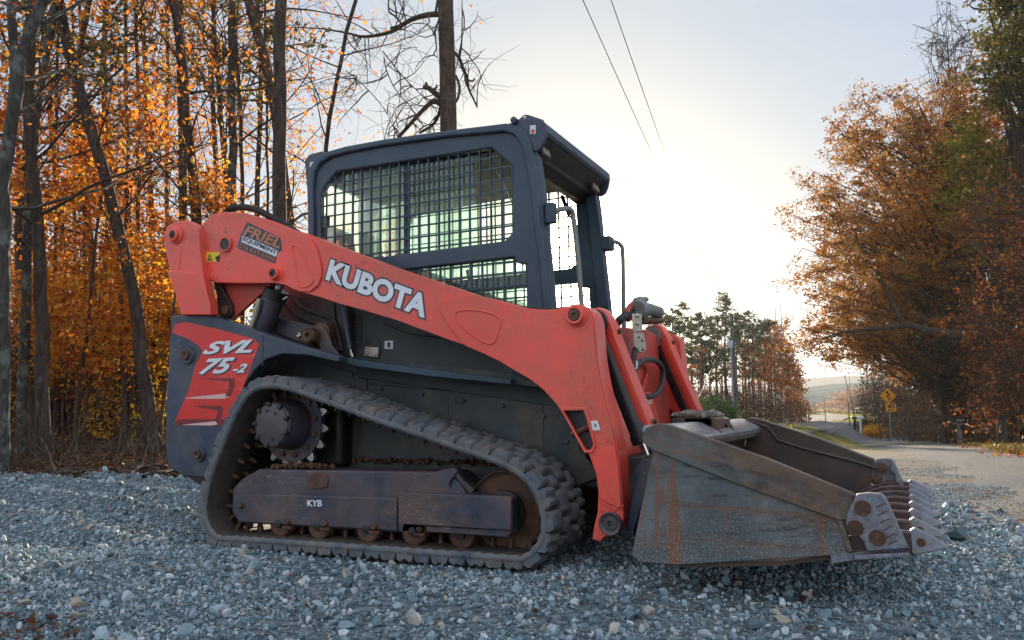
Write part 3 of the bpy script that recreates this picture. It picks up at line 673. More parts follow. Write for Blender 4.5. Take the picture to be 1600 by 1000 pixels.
# lugs: staggered blocks with rounded tops
NL = 26; PITCH = TT/NL
def block(b, s0, s1, y0, y1, h, sl=.014, dip=0.0):
    ys = np.linspace(y0, y1, 5); ss = s0+(s1-s0)*np.array([0, .09, .26, .5, .74, .91, 1.]); top = []; n = len(ss); k = len(ys)
    V = []
    for j, y in enumerate(ys):
        for i, s in enumerate(ss):
            e = min(i, n-1-i); ey = min(j, k-1-j)
            hh = h*(0, .82, 1.0, .93-dip)[min(e, 3)]*(.72 if ey == 0 else 1)
            if e == 0: hh = h*.12
            V.append((s, y, hh))
    V2 = [(s0 if s < (s0+s1)/2 else s1, y, -.004) for (s, y, hh) in V]
    base = len(V); F = []
    for j in range(k-1):
        for i in range(n-1): F.append((j*n+i, j*n+i+1, (j+1)*n+i+1, (j+1)*n+i))
    bot = []
    for i in range(n): bot.append((ss[i], y0-.0, -.006))
    for i in range(n): bot.append((ss[i], y1+.0, -.006))
    F += [(base+i, base+i+1, i+1, i) for i in range(n-1)]
    F += [((k-1)*n+i, (k-1)*n+i+1, base+n+i+1, base+n+i) for i in range(n-1)]
    b.add(V+bot, F)
def lugmesh(t0):
    b = MB(); h = .042*rng.uniform(.86, 1.06); q = PITCH
    block(b, -.02*q, .46*q, Y0+.003, -.775, h, dip=.38); block(b, .50*q, .96*q, Y0+.003, -.79, h, dip=.1)
    block(b, .10*q, .66*q, -.785, -.66, h*.95, dip=.3); block(b, .70*q, 1.06*q, -.76, -.68, h*.8)
    block(b, -.05*q, .42*q, -.672, -.56, h*.95, dip=.3); block(b, .45*q, .9*q, -.665, -.575, h*.85)
    block(b, .15*q, .62*q, -.575, Y1-.003, h*.95, dip=.3); block(b, .66*q, 1.1*q, -.57, Y1-.003, h*.8, dip=.2)
    out = []
    for s, y, hh in b.v:
        c, d, n = fr(t0+s); q_ = c+n*NS*hh
        out.append((q_[0], y, q_[1]))
    b.v = out; return b
for i in range(NL):
    lb = lugmesh(i*PITCH); o = lb.build('lug', RUBBER, belt, smooth=55)
    me = o.data
    # slight lumpiness of worn rubber
    a = np.empty(len(me.vertices)*3, 'f'); me.vertices.foreach_get('co', a); a += rng.normal(0, .0017, a.shape); me.vertices.foreach_set('co', a)
# drive pins on the inside of the belt, seen against the dark body
b = MB()
for i in range(NL*2):
    c, d, n = fr(TT*(i+.3)/(NL*2)); n = n*NS
    for y in (-.735, -.645):
        p0 = c-n*(BT-.004); p1 = c-n*(BT+.048)
        b.tube([(p0[0], y, p0[1]), ((p0[0]+p1[0])/2, y, (p0[1]+p1[1])/2), (p1[0], y, p1[1])], [.016, .013, .007], 8)
tagit(b.build('guide_pins', RUST, belt), kind='stuff')
trackN = belt
# ---- undercarriage
uc = plate('track_frame', [(363, 764), (378, 748), (404, 733), (670, 737), (700, 739), (742, 772), (800, 776), (800, 836), (620, 832), (372, 817), (362, 800)], -.80, .20, NAVYR, L, bevel=.008)
plate('frame_crease', [(364, 771), (620, 778), (620, 830), (374, 816), (364, 800)], -.812, .014, NAVYR, uc, bevel=.006)
bx = plate('tensioner_cover', [(622, 770), (798, 776), (798, 829), (660, 821), (622, 819)], -.872, .07, NAVYR, uc, bevel=.004)
plate('cover_flange', [(666, 822), (800, 829), (792, 840), (666, 831)], -.86, .05, NAVYR, bx, bevel=.004)
plate('mouth_shade', [(799, 781), (801, 781), (801, 825), (799, 825)], -.862, .05, BLACK, bx, bevel=0)  # black strip painted for the dark hollow at the cover's open end
plate('frame_bracket', [(680, 737), (708, 731), (714, 738), (703, 752), (702, 763), (722, 772), (660, 772), (668, 748)], -.815, .05, NAVYR, uc, k=2)
MB().tube([P(711, 736, Y=-.78), P(722, 752, Y=-.78), P(740, 770, Y=-.78)], [.03, .022, .03], 8).build('guide_shoe', BLACK, uc)
plate('clean_out_cover', [(481, 742), (510, 741), (511, 758), (507, 763), (482, 762)], -.806, .008, RUST, uc, k=2)
for q in ((376, 790), (449, 816), (508, 818), (585, 823), (656, 826)):
    c = P(*q, Y=-.815)
    bo = MB().lathe(c[0], c[2], [(-.80, .017), (-.824, .016), (-.828, .012)], 6).build('bolt', RUST, uc)
    if q[0] > 400: MB().box(c[0]-.028, c[0]+.028, -.822, -.79, c[2]-.032, c[2]-.018).build('bolt_clamp', RUST, bo, .002)
lettering('KYB', (480.5, 791), (503.5, 791.5), (481, 781), -.812, CHALK, uc, bold=.03, lift=.002)
b = MB()
r_ = np.random.default_rng(3)
for i in range(420):
    t = r_.random(); c = P(425+95*t, 731+r_.normal(0, 1.0), Y=-.80+.12*r_.random()); s = .003+.006*r_.random()
    u_ = [Vector(r_.normal(size=3)).normalized()*s for _ in range(3)]; b.obox((c[0], c[1], c[2]+.01*math.sin(t*PI)), u_[0], u_[1].cross(u_[0]).normalized()*s, u_[2])
tagit(b.build('caked_dirt', RUST, uc, smooth=0), kind='stuff')
# rollers
for px in (454, 514, 590, 661, 735):
    py = 829+(px-454)*.042
    c = P(px, py, Y=-.72); zc = .036+.0+.078
    rl = MB().lathe(c[0], zc+.01, [(-.80, .02), (-.80, .058), (-.795, .064), (-.76, .066), (-.74, .045), (-.63, .045), (-.61, .066), (-.575, .064), (-.57, .03)], 28).build('roller', RUST, L)
    MB().lathe(c[0], zc+.01, [(-.80, .022), (-.815, .02), (-.817, .012)], 14).build('roller_hub', BLACK, rl)
# front idler
ci = P(790, 800, Y=-.74); RI = .178
idl = MB().lathe(ci[0], ci[2], [(-.70, .02), (-.70, RI*.93), (-.705, RI), (-.725, RI*1.0), (-.735, RI*.93), (-.728, RI*.88), (-.715, RI*.6), (-.718, RI*.42), (-.74, RI*.38), (-.742, RI*.2), (-.74, .02)][::1], 48).build('front_idler', WHEELM, L)
MB().lathe(ci[0], ci[2], [(-.735, .092), (-.752, .09), (-.754, .078), (-.746, .074), (-.748, .058), (-.768, .056), (-.77, .046), (-.762, .042), (-.76, .025), (-.776, .02), (-.777, .008)], 28).build('idler_hub', BLACK, idl)
MB().lathe(ci[0], ci[2], [(-.72, RI*.99), (-.742, RI*1.0), (-.744, RI*.965), (-.728, RI*.95)], 48).build('idler_lip', RUST, idl)
MB().lathe(ci[0], ci[2], [(-.57, .02), (-.57, RI), (-.60, RI), (-.61, RI*.8), (-.70, RI*.8), (-.70, .02)], 40).build('idler_rim', WHEELM, idl)
# sprocket
cs = P(459, 663, Y=-.66)
def sprocket():
    NTH = 15; R0, R1 = .185, .228; pts = []
    for i in range(NTH*10):
        a = 2*PI*i/(NTH*10)+.1; u = (i % 10)/10
        k = math.cos(2*PI*(u-.5))
        r = R0+(R1-R0)*max(0, (k+.15)/1.15)**.6 if k > -.15 else R0-.006*(-k-.15)
        pts.append((cs[0]+r*math.cos(a), cs[2]+r*math.sin(a)))
    me = curve_mesh([pts, circ(cs[0], cs[2], .10, 36)], -.672, -.648, .003); s = link('sprocket', me, SHINY, L, .002)
    me = curve_mesh([circ(cs[0], cs[2], .19, 48), circ(cs[0], cs[2], .09, 36)], -.678, -.645, .002); link('sprocket_web', me, NAVYR, s)
    for i in range(12):
        a = 2*PI*i/12+.2; MB().lathe(cs[0]+.155*math.cos(a), cs[2]+.155*math.sin(a), [(-.676, .014), (-.69, .014), (-.692, .01)], 6).build('sprocket_bolt', RUST, s)
    hb = MB().lathe(cs[0], cs[2], [(-.66, .128), (-.70, .128), (-.75, .118), (-.80, .114), (-.815, .112), (-.82, .106)], 40).build('drive_hub', NAVYR, s)
    cp = MB().lathe(cs[0], cs[2], [(-.815, .106), (-.826, .104), (-.829, .098)], 40).build('hub_cover', STEELG, hb)
    for i in range(9):
        a = 2*PI*i/9+.3; MB().lathe(cs[0]+.103*math.cos(a), cs[2]+.103*math.sin(a), [(-.818, .012), (-.836, .012), (-.838, .008)], 10).build('hub_bolt', BLACK, cp)
    for a, r in ((1.1, .062), (1.9, .075), (4.9, .07)): MB().lathe(cs[0]+r*math.cos(a), cs[2]+r*math.sin(a), [(-.828, .007), (-.834, .007)], 8).build('hub_plug', BLACK, cp)
    return s
spr = sprocket()
MB().box(cs[0]-.20, cs[0]+.22, -.56, -.44, .38, .80).build('drive_motor_case', BLACK, L, .03)
for o in [trackN, uc, idl, spr]+[o for o in L.children if o.name.split('.')[0] == 'roller']:
    mirror_tree(o, L, skip=('letter',))

# ================================================================ BUCKET
def bucketmat(name, brown, rot):
    """scraped steel: grey-blue bare metal, brushed rust film, dark paint rests, runs of rust and a speckled foot"""
    m, nt, out = newmat(name); bs = nd(nt, 'ShaderNodeBsdfPrincipled'); nt.links.new(bs.outputs[0], out.inputs[0]); co = coords(nt)
    def dirc(sc_):
        r_ = nd(nt, 'ShaderNodeMapping'); r_.inputs['Rotation'].default_value = (0, rot, 0); nt.links.new(co, r_.inputs[0])
        m2 = nd(nt, 'ShaderNodeMapping'); m2.inputs['Scale'].default_value = sc_; nt.links.new(r_.outputs[0], m2.inputs[0]); return m2.outputs[0]
    cs_ = coords(nt, (5.0, 5.0, .5)); ch = dirc((.8, 1.5, 6.0)); cf = dirc((1.2, 3, 34.)); cg = dirc((2.5, 3, 12.))
    c = ramp(nt, noise_tex(nt, 3.2, 9, .75, co), [(.3, (.05, .065, .075)), (.5, (.11, .125, .13)), (.7, (.22, .235, .24))])
    f1 = ramp(nt, noise_tex(nt, 2.4, 9, .78, ch, .7), [(.50-.14*brown, 0.), (.64-.12*brown, .95)]); c = mixc(nt, f1, c, ramp(nt, noise_tex(nt, 9, 7, .7, co), [(.3, (.07, .042, .03)), (.7, (.21, .125, .075))]))
    f2 = ramp(nt, noise_tex(nt, 1.7, 8, .75, cg, .8), [(.55, 0.), (.66, .85)]); c = mixc(nt, f2, c, (.016, .022, .027))
    f3 = ramp(nt, noise_tex(nt, 2.3, 4, .6, cs_, .3), [(.56, 0.), (.64, .85*(1-brown))]); c = mixc(nt, f3, c, (.2, .08, .035))
    f4 = ramp(nt, noise_tex(nt, 2.2, 7, .8, cf, .3), [(.58, 0.), (.74, .4)]); c = mixc(nt, f4, c, (.27, .24, .22))
    f5 = ramp(nt, noise_tex(nt, 2.9, 7, .8, cf, .5), [(.58, 0.), (.74, .4)]); c = mixc(nt, f5, c, (.03, .026, .025))
    sp = ramp(nt, noise_tex(nt, 120, 4, .8, co), [(.54, 0.), (.6, 1.)])
    xyz = nd(nt, 'ShaderNodeSeparateXYZ'); nt.links.new(co, xyz.inputs[0]); g = nd(nt, 'ShaderNodeMapRange'); nt.links.new(xyz.outputs[2], g.inputs[0])
    g.inputs[1].default_value = .36; g.inputs[2].default_value = .10; g.inputs[3].default_value = .03; g.inputs[4].default_value = .85
    mu = nd(nt, 'ShaderNodeMath', operation='MULTIPLY'); nt.links.new(sp, mu.inputs[0]); nt.links.new(g.outputs[0], mu.inputs[1]); c = mixc(nt, mu.outputs[0], c, (.36, .37, .39))
    nt.links.new(c, bs.inputs['Base Color'])
    r = ramp(nt, noise_tex(nt, 12, 7, .7, co), [(.3, .38), (.7, .72)]); nt.links.new(r, bs.inputs['Roughness'])
    ri = ramp(nt, noise_tex(nt, 5, 4, .6, co), [(.4, .15), (.6, .5)]); nt.links.new(ri, bs.inputs['Metallic'])
    b1 = nd(nt, 'ShaderNodeBump'); b1.inputs['Strength'].default_value = .5; b1.inputs['Distance'].default_value = .03; nt.links.new(noise_tex(nt, 2.6, 2, .5, co), b1.inputs['Height'])
    bp = nd(nt, 'ShaderNodeBump'); bp.inputs['Strength'].default_value = .45; bp.inputs['Distance'].default_value = .003; nt.links.new(noise_tex(nt, 100, 6, .75, co), bp.inputs['Height']); nt.links.new(b1.outputs[0], bp.inputs['Normal']); nt.links.new(bp.outputs[0], bs.inputs['Normal'])
    return m
BK = bucketmat('worn_bucket_steel', 0., 0.)
BKB = bucketmat('bucket_band_steel', .85, -.36)
BKI = pm('bucket_inside', (.05, .04, .036), .55, metal=.3, var=.5, vscale=4, dirt=(.16, .08, .045), damt=.5, dscale=5, bump=.25, bscale=80)
PITS = pm('pitted_cast_steel', (.19, .2, .23), .45, metal=.5, var=.45, vscale=50, dirt=(.2, .1, .06), damt=.5, dscale=9, dpos=.56, bump=.8, bscale=160)
BY = 1.0
bk = empty('bucket', parent=L)
SP = [(1003, 682), (1010, 668), (1028, 661), (1048, 664), (1200, 716), (1335, 771), (1334, 800), (1322, 850), (1332, 866), (1200, 875), (1060, 883), (1003, 880), (990, 872), (987, 866), (1004, 780), (1020, 708)]
sp = plate('side_plate', SP, -BY, .02, BK, bk, bevel=.004)
band = plate('side_band', [(1003, 682), (1010, 668), (1028, 661), (1048, 664), (1200, 716), (1335, 771), (1330, 812), (1309, 813), (1160, 760), (1020, 704), (1004, 692)], -BY-.012, .014, BKB, sp, bevel=.004)
plate('band_flange', [(1309, 812), (1318, 815), (1333, 862), (1324, 864)], -BY-.010, .012, BKB, sp, bevel=.003)
# cutting cheek with three bolts
ck = plate('cheek_plate', [(1338, 772), (1360, 770), (1379, 772), (1385, 779), (1404, 822), (1421, 857), (1354, 863), (1350, 848), (1340, 838), (1326, 832), (1321, 822), (1323, 804)], -BY-.03, .032, PITS, sp, bevel=.005)
for q in ((1348, 794), (1336, 825), (1371, 840)):
    c = P(*q, Y=-BY-.03)
    MB().lathe(c[0], c[2], [(-BY-.028, .026), (-BY-.0335, .0255), (-BY-.0335, .0215), (-BY-.0312, .0205)], 24).build('bolt_recess', RUST, ck)
    MB().lathe(c[0], c[2], [(-BY-.030, .012), (-BY-.034, .010)], 6).build('bolt_head', RUST, ck)
for i, (x, y) in enumerate(((1375, 790), (1378, 802), (1382, 814), (1386, 826), (1390, 838), (1394, 848))):
    plate('worn_groove', [(x-7, y+2), (x+8, y-5), (x+9, y-3.5), (x-6, y+4)], -BY-.0312, .003, RUST, ck, bevel=0)
sp2 = mirror_tree(sp, bk)
# far cheek shows its bolts on the inner side
for q in ((1377, 731), (1369, 750), (1391, 758)):
    c = P(*q, Y=BY-.02); MB().lathe(c[0], c[2], [(BY-.02, .030), (BY-.035, .028), (BY-.036, .016), (BY-.045, .014)], 16).build('bolt_nut', RUST, sp2)
c = [P(*q, Y=BY-.025) for q in ((1392, 719), (1396, 718), (1412, 757), (1408, 760), (1400, 752), (1398, 740), (1391, 734))]
MB().prism([(p[0], p[2]) for p in c], BY-.05, BY-.019).build('wear_corner', PITS, sp2, .004)
# shell: back, floor
XB = lambda px, py: tuple(P(px, py, Y=-BY)[[0, 2]])
xa, za = XB(1040, 664)
prof = [(xa-.02, za-.075), (xa-.05, za-.09), (xa-.075, za-.12), (xa-.09, .40), (xa-.10, .25), (xa-.085, .15), (xa-.04, .095), (xa+.05, .085), (1.70, .112), (2.0, .168)]
th = .016
inner = []
for i, (x, z) in enumerate(prof):
    x0, z0 = prof[max(i-1, 0)]; x1, z1 = prof[min(i+1, len(prof)-1)]; d = np.array([x1-x0, z1-z0]); d /= np.linalg.norm(d); inner.append((x-d[1]*th, z+d[0]*th))
b = MB(); n = len(prof)
for y in (-BY+.015, BY-.015):
    b.v += [(x, y, z) for x, z in prof]+[(x, y, z) for x, z in inner]
b.f = [(i, i+1, 2*n+i+1, 2*n+i) for i in range(n-1)]+[(n+i, 3*n+i, 3*n+i+1, n+i+1) for i in range(n-1)]+[(0, 2*n, 3*n, n), (n-1, 2*n-1, 4*n-1, 3*n-1)]
b.f += [(i, n+i, n+i+1, i+1) for i in range(n-1)]+[(2*n+i, 2*n+i+1, 3*n+i+1, 3*n+i) for i in range(n-1)]
b.build('shell', BKI, bk, smooth=40)
LN = [(1008, 690), (1012, 670), (1030, 664), (1048, 667), (1200, 719), (1331, 774), (1330, 800), (1318, 850), (1328, 862), (1200, 871), (1060, 878), (1005, 876), (992, 866), (1010, 780), (1024, 710)]
for sy in (-1, 1):
    q_ = [(x, z) for x, z in XZ(LN, -BY)]; MB().prism(q_, sy*(BY-.024), sy*(BY-.0195)).build('side_inner_face', BKI, bk)  # added thin sheets give the side plates a darker inner face
# top tube: sloping pale plate with a rounded lip
tz = za-.005
ts = [(xa-.10, tz-.01), (xa-.085, tz+.006), (xa-.06, tz+.002), (xa+.02, tz-.038), (xa+.03, tz-.052), (xa+.025, tz-.075), (xa-.02, tz-.085), (xa-.08, tz-.06)]
TOPM = pm('polished_top_rail', (.33, .31, .33), .33, metal=.6, var=.2, vscale=6, dirt=(.13, .085, .06), damt=.55, dscale=5, bump=.15)
tr = MB().prism(ts, -BY+.02, BY-.02).build('top_rail', TOPM, bk, .008, segs=3)
MB().prism([(xa+.022, tz-.062), (xa+.032, tz-.068), (xa+.028, tz-.095), (xa-.02, tz-.105), (xa-.06, tz-.083)], -BY+.021, BY-.021).build('rail_lip', BKI, tr, .004)
# centre bracket with an arched cut, plus the grit lying on it
bx0, bz0 = xa+.20, tz-.035
for y in (-.15, .18):
    arch = [(xa-.14, tz+.0), (xa-.14, tz+.03), (xa-.01, tz+.022), (xa+.03, tz-.05), (xa+.01, tz-.045), (xa-.06, tz-.005)]
    MB().prism(arch, y, y+.02).build('hitch_bracket', RUST, tr, .003)
a2 = [(-.02, bz0-.03), (-.02, bz0+.075), (.16, bz0+.075), (.16, bz0-.03)]
xf = xa-.012
aa = [(.005+.0, bz0-.055)]; 
zq = tz-.05
arc = [(.07+.055*math.cos(t), zq+.0+.045*math.sin(t)) for t in np.linspace(0, PI, 9)]
poly = [(-.15, zq), (-.13, tz+.02), (.18, tz+.02), (.20, zq)]+[arc[0]]+arc[1:-1]+[arc[-1]]
poly = [(y, z) for y, z in poly]
b = MB().prism_dir([(xf, y, z) for y, z in poly], (.02, 0, -.005)); b.build('hitch_plate', RUST, tr, .002)
MB().box(xa-.20, xf, -.15, .18, tz-.02, tz+.022).build('hitch_cover', NAVYR, tr, .003)
b = MB(); r_ = np.random.default_rng(5)
for i in range(260):
    x = xa-.20+r_.random()*.18; y = -.15+r_.random()*.33; s = .005+.011*r_.random()**2
    c = Vector((x, y, tz+.022+s*.6+.014*r_.random())); u = Vector(r_.normal(size=3)).normalized(); v = u.cross(Vector(r_.normal(size=3))).normalized(); w = u.cross(v)
    b.obox(c, u*s, v*s*.8, w*s*.6)
GRIT = pm('pale_grit', (.20, .17, .13), .8, var=.5, vscale=40, bump=.2)
tagit(b.build('grit', GRIT, tr, smooth=0), kind='stuff')
# fold line inside the far plate
q = [P(*p, Y=BY-.03) for p in ((1165, 655), (1200, 668), (1215, 688), (1260, 702), (1340, 722), (1378, 735))]
MB().tube(q, .008, 6).build('weld_bead', BKI, sp2)
# cutting edge and eight teeth
MB().prism([(1.86, .13), (2.08, .176), (2.085, .184), (2.07, .194), (1.86, .162)], -BY+.0, BY-.0).build('cutting_edge', PITS, bk, .003)
MB().prism([(1.935, .152), (2.09, .172), (2.098, .179), (2.095, .187), (1.935, .168)], -BY-.034, -BY-.0).build('side_lip', PITS, bk, .003)
SH = pm('tooth_shank', (.07, .045, .045), .35, metal=.6, var=.4, vscale=20, dirt=(.19, .12, .1), damt=.5, dscale=14, bump=.2)
TI = pm('tooth_tip', (.20, .22, .26), .36, metal=.55, var=.3, vscale=25, dirt=(.22, .13, .09), damt=.35, dscale=12, bump=.3, bscale=120)
def tooth(y):
    w = .0245
    sh = [(1.82, .165), (1.90, .215), (1.98, .243), (2.05, .250), (2.11, .246), (2.125, .22), (2.12, .178), (2.04, .165), (1.94, .145)]
    s = MB().prism(sh, y-w*.75, y+w*.75).build('tooth', SH, bk, .006)
    b = MB(); cr = [(2.103, w*.9, .176, .250), (2.118, w*.98, .176, .259), (2.15, w*.9, .184, .243), (2.185, w*.8, .193, .222), (2.209, w*.62, .200, .207)]
    vs = []
    for x, ww, z0, z1 in cr: vs += [(x, y-ww, z0), (x, y+ww, z0), (x, y+ww*.8, z1), (x, y-ww*.8, z1)]
    b.add(vs, [(3, 2, 1, 0)]+[(i*4+k, i*4+(k+1) % 4, (i+1)*4+(k+1) % 4, (i+1)*4+k) for i in range(4) for k in range(4)]+[(16, 17, 18, 19)])
    t = b.build('tooth_tip', TI, s, .005)
    MB().lathe(2.132, .215, [(y-w*1.0, .014), (y-w*1.08, .013), (y-w*1.08, .008), (y-w*.9, .006)], 12).build('tooth_pin', RUST, t)
for i in range(8): tooth(-.975+i*1.95/7)

# ================================================================ FRONT: coupler, cylinders, cross plate
cp = MB().prism([(1.08, .12), (1.14, .10), (1.15, .40), (1.14, .46), (1.06, .46), (1.04, .30)], -.66, .66).build('quick_coupler', BLACK, L, .01)
plate('coupler_ear', [(1003, 735), (1015, 745), (1000, 800), (990, 832), (978, 828), (985, 780)], -.72, .05, NAVY, cp, bevel=.005)
plate('coupler_ear', [(970, 760), (1005, 715), (1018, 720), (1010, 780), (985, 800)], -.67, .03, NAVY, cp, bevel=.005)
mirror(cp.children[0], cp); mirror(cp.children[1], cp)
# orange cross plate between the arms in front of the cab
XP = .90
def YZ(pts, X): return [tuple(P(x, y, X=X)) for x, y in pts]
cross = MB().prism_dir(YZ([(925, 500), (962, 510), (1012, 515), (1040, 530), (1060, 600), (1075, 700), (1000, 740), (960, 700), (935, 600)], XP), (-.05, 0, 0)).build('cross_plate', ORANGE_IN, L, .01)
MB().prism_dir(YZ([(955, 618), (1020, 612), (1040, 700), (975, 715)], XP+.03), (-.03, 0, 0)).build('cross_box', ORANGE, cross, .008)
MB().tube([P(991, 560, X=XP+.012), P(1008, 572, X=XP+.012), P(1010, 585, X=XP+.012), P(1002, 612, X=XP+.012)], .008, 8).build('formed_rib', ORANGE_IN, cross)
MB().prism_dir(YZ([(1000, 622), (1019, 621), (1019, 632), (1000, 633)], XP+.06), (-.03, 0, 0)).build('name_block', ZINC, cross, .003)
# bucket cylinders with their guards
def tilt_side(s):
    yc = -.545 if s < 0 else -.505
    a0 = np.array([.905 if s < 0 else .88, yc, 1.03 if s < 0 else 1.055]); a1 = np.array([1.115, yc, .47])
    if s < 0: pass
    A, B_ = a0.copy(), a1.copy()
    cyl_ = MB().cyl(A+(B_-A)*.10, A+(B_-A)*.90, .046, 28)
    for o in (cyl_,): o.v = [(x, -y if s > 0 else y, z) for x, y, z in o.v]
    sg = 1 if s > 0 else -1
    c = cyl_.build('bucket_cylinder', GLOSSB, L, .003)
    S = lambda mb: (setattr(mb, 'v', [(x, -y if s > 0 else y, z) for x, y, z in mb.v]), mb)[1]
    S(MB().cyl(A+(B_-A)*.86, A+(B_-A)*.93, .051, 28)).build('gland', GLOSSB, c, .003)
    S(MB().cyl(A+(B_-A)*.92, B_+(B_-A)*.22, .026, 20)).build('rod', CHROME, c)
    S(MB().lathe(A[0], A[2], [(yc-.06, .03), (yc-.06, .062), (yc+.06, .062), (yc+.06, .03)], 28)).build('rod_eye', GREYP if s > 0 else BLACK, c, .003)
    S(MB().lathe(A[0], A[2], [(yc-.06, .05), (yc-.068, .048), (yc-.07, .02), (yc-.066, .01)] if s < 0 else [(yc+.06, .045), (yc+.07, .043), (yc+.072, .02), (yc+.068, .01)], 24)).build('eye_pin', GREYP, c)
    # guard: bent plate standing in front of the cylinder
    up_ = (B_-A)/np.linalg.norm(B_-A); nrm = np.array([-up_[2], 0, up_[0]])
    if nrm[0] < 0: nrm = -nrm
    b = MB(); vs = []
    path = [(-.062, .02, .034), (-.058, .038, .040), (-.035, .058, .044), (.03, .068, .046), (.10, .064, .046), (.30, .062, .046), (.46, .062, .044), (.50, .056, .036), (.565, .045, .022)]
    for t, h, w in path:
        c0_ = A+up_*t+nrm*h
        for dy, dn in ((-w, -.05), (-w, -.006), (-w+.006, .0), (w-.006, .0), (w, -.006), (w, -.05)): q = c0_+nrm*dn; vs.append((q[0], q[1]+dy+.012, q[2]))
    fs = [(i*6+k, i*6+k+1, (i+1)*6+k+1, (i+1)*6+k) for i in range(len(path)-1) for k in range(5)]
    b.add(vs, fs); b = S(b); g = b.build('cylinder_guard', ORANGE, L, smooth=40)
    so_ = g.modifiers.new('thick', 'SOLIDIFY'); so_.thickness = .010; so_.offset = 0
    for t in (.07, .49):
        c0_ = A+up_*t+nrm*.10; S(MB().cyl((c0_[0]-.03, c0_[1]+.012, c0_[2]-.01), (c0_[0]-.016, c0_[1]+.012, c0_[2]-.004), .012, 6)).build('guard_bolt', RUST, g)
    return c, g
tilt_side(-1); tilt_side(1)
# hydraulic hoses and couplers
pts = spline([tuple(P(*q, X=XP+.06)) for q in ((993, 545), (990, 560), (989, 580), (992, 600), (1000, 614), (1012, 620), (1026, 615), (1034, 600), (1036, 580), (1028, 566), (1014, 562), (1000, 566), (993, 575))], 5, False)
MB().tube(pts, .014, 10).build('hose', HOSE, L)
MB().tube([P(992, 565, X=XP+.06), P(990, 578, X=XP+.06)], .017, 8).tube([P(991, 600, X=XP+.06), P(995, 611, X=XP+.06)], .017, 8).build('hose_end', SHINY, L)
cpl = MB().tube([P(996, 498, X=XP+.02), P(999, 480, X=XP+.02), P(999, 466, X=XP+.02)], [.04, .05, .03], 14).build('hydraulic_coupler', GREYP, L, .003)
MB().tube([P(996, 484, X=XP+.03), P(1014, 484, X=XP+.05), P(1030, 488, X=XP+.07)], [.046, .034, .030], 14).build('coupler_body', GREYP, cpl, .003)
MB().tube([P(1000, 501, X=XP+.03), P(1032, 501, X=XP+.07)], [.022, .018], 12).build('coupler_body', RUST, cpl, .002)
MB().tube([P(999, 468, X=XP+.02), P(1010, 468, X=XP+.03)], [.018, .014], 10).build('coupler_cap', GREYP, cpl)
MB().tube([P(982, 500, X=XP), P(978, 490, X=XP), P(985, 478, X=XP), P(993, 472, X=XP)], .015, 8).build('hose_end', ORANGE_IN, cpl)
MB().tube([P(960, 512, X=XP-.05), P(968, 500, X=XP-.02), P(978, 492, X=XP), P(988, 490, X=XP)], .02, 8).build('hose_end', HOSE, cpl)
br = MB().prism_dir(YZ([(991, 490), (1003, 490), (1004, 518), (992, 518)], XP+.08), (-.012, 0, 0)).build('coupler_bracket', ZINC, L, .002)
MB().prism_dir(YZ([(993, 519), (1006, 520), (1010, 545), (1005, 551), (999, 550), (993, 542)], XP+.07), (-.012, 0, 0)).build('bracket_foot', ZINC, br, .002)
for q in ((995, 494), (995, 506), (997, 526), (1002, 532), (1003, 546)):
    c = P(*q, X=XP+.085); MB().cyl(c, c+np.array([.012, 0, 0]), .009, 6).build('bolt', SHINY, br)
# ================================================================ THE PLACE
LK = RW@np.array([0, 0, -1.]); LK[2] = 0; LK /= np.linalg.norm(LK); RT = np.array([LK[1], -LK[0], 0.])
def ss(a, b, x): t = np.clip((x-a)/(b-a), 0, 1); return t*t*(3-2*t)
_rn = np.random.default_rng(21); _ph = _rn.uniform(0, 6.28, (10, 2)); _dr = _rn.uniform(0, 6.28, 10)
def wob(x, y, f0, n=5):
    s = 0
    for i in range(n):
        f = f0*1.7**i; s = s+np.sin(f*(x*np.cos(_dr[i])+y*np.sin(_dr[i]))+_ph[i, 0])*np.cos(f*(x*np.sin(_dr[i]+.7)-y*np.cos(_dr[i]+.7))+_ph[i, 1])/1.5**i
    return s
def H(x, y):
    x = np.asarray(x, float); y = np.asarray(y, float)
    dx, dy = x-CW[0], y-CW[1]; d = dx*LK[0]+dy*LK[1]; l = dx*RT[0]+dy*RT[1]; a = l/np.maximum(d, 1.)
    h = -1.0*ss(6, 46, d)*ss(.06, .27, a)*ss(0, 1, d)
    h = h-.25*ss(30, 90, d)*ss(-.1, .2, a)
    left = ss(-1.0, -2.2, x)
    near = 1-ss(7.5, 10, d)
    ph = (y*.97+x*.2)*2*PI/.60+.55*wob(x, y, .7, 3)
    h = h+left*near*ss(-2.6, -1.2, y)*(.055*(1-1.7*np.abs(np.sin(ph/2))**.8)+.010*np.sin(ph*1.9+1))
    h = h-.012*ss(1.0, .6, np.abs(x+.1))*ss(.55, .25, np.abs(y+.7))
    h = h+.009*wob(x, y, 3.1, 5)*(1-ss(9, 16, d))
    # track scuffs right of the bucket and low heap under it
    h = h+.02*np.exp(-((x-1.9)**2/.5+(y+.6)**2/.25))
    # bank of the wood on the left
    e = y-(1.9+.18*(x+4))
    wood = ss(.05, 2.2, e)*ss(.6, -.8, x)
    h = h+wood*(.07+.05*wob(x, y, 1.3, 4))+ss(2, 22, e)*ss(.6, -1.5, x)*.55
    h = h+ss(120, 500, np.hypot(dx, dy))*1.2*wob(x, y, .01, 3)
    return h
def G(px, py, far=900):
    """where the view through a pixel meets the ground"""
    r = RW@ray(px, py); r = r/FOC; t = 1.5
    while t < far:
        p = CW+r*t
        if p[2] < H(p[0], p[1]): break
        t *= 1.012
    a, b_ = t/1.012, t
    for _ in range(20):
        m_ = (a+b_)/2; p = CW+r*m_
        if p[2] < H(p[0], p[1]): b_ = m_
        else: a = m_
    return CW+r*b_
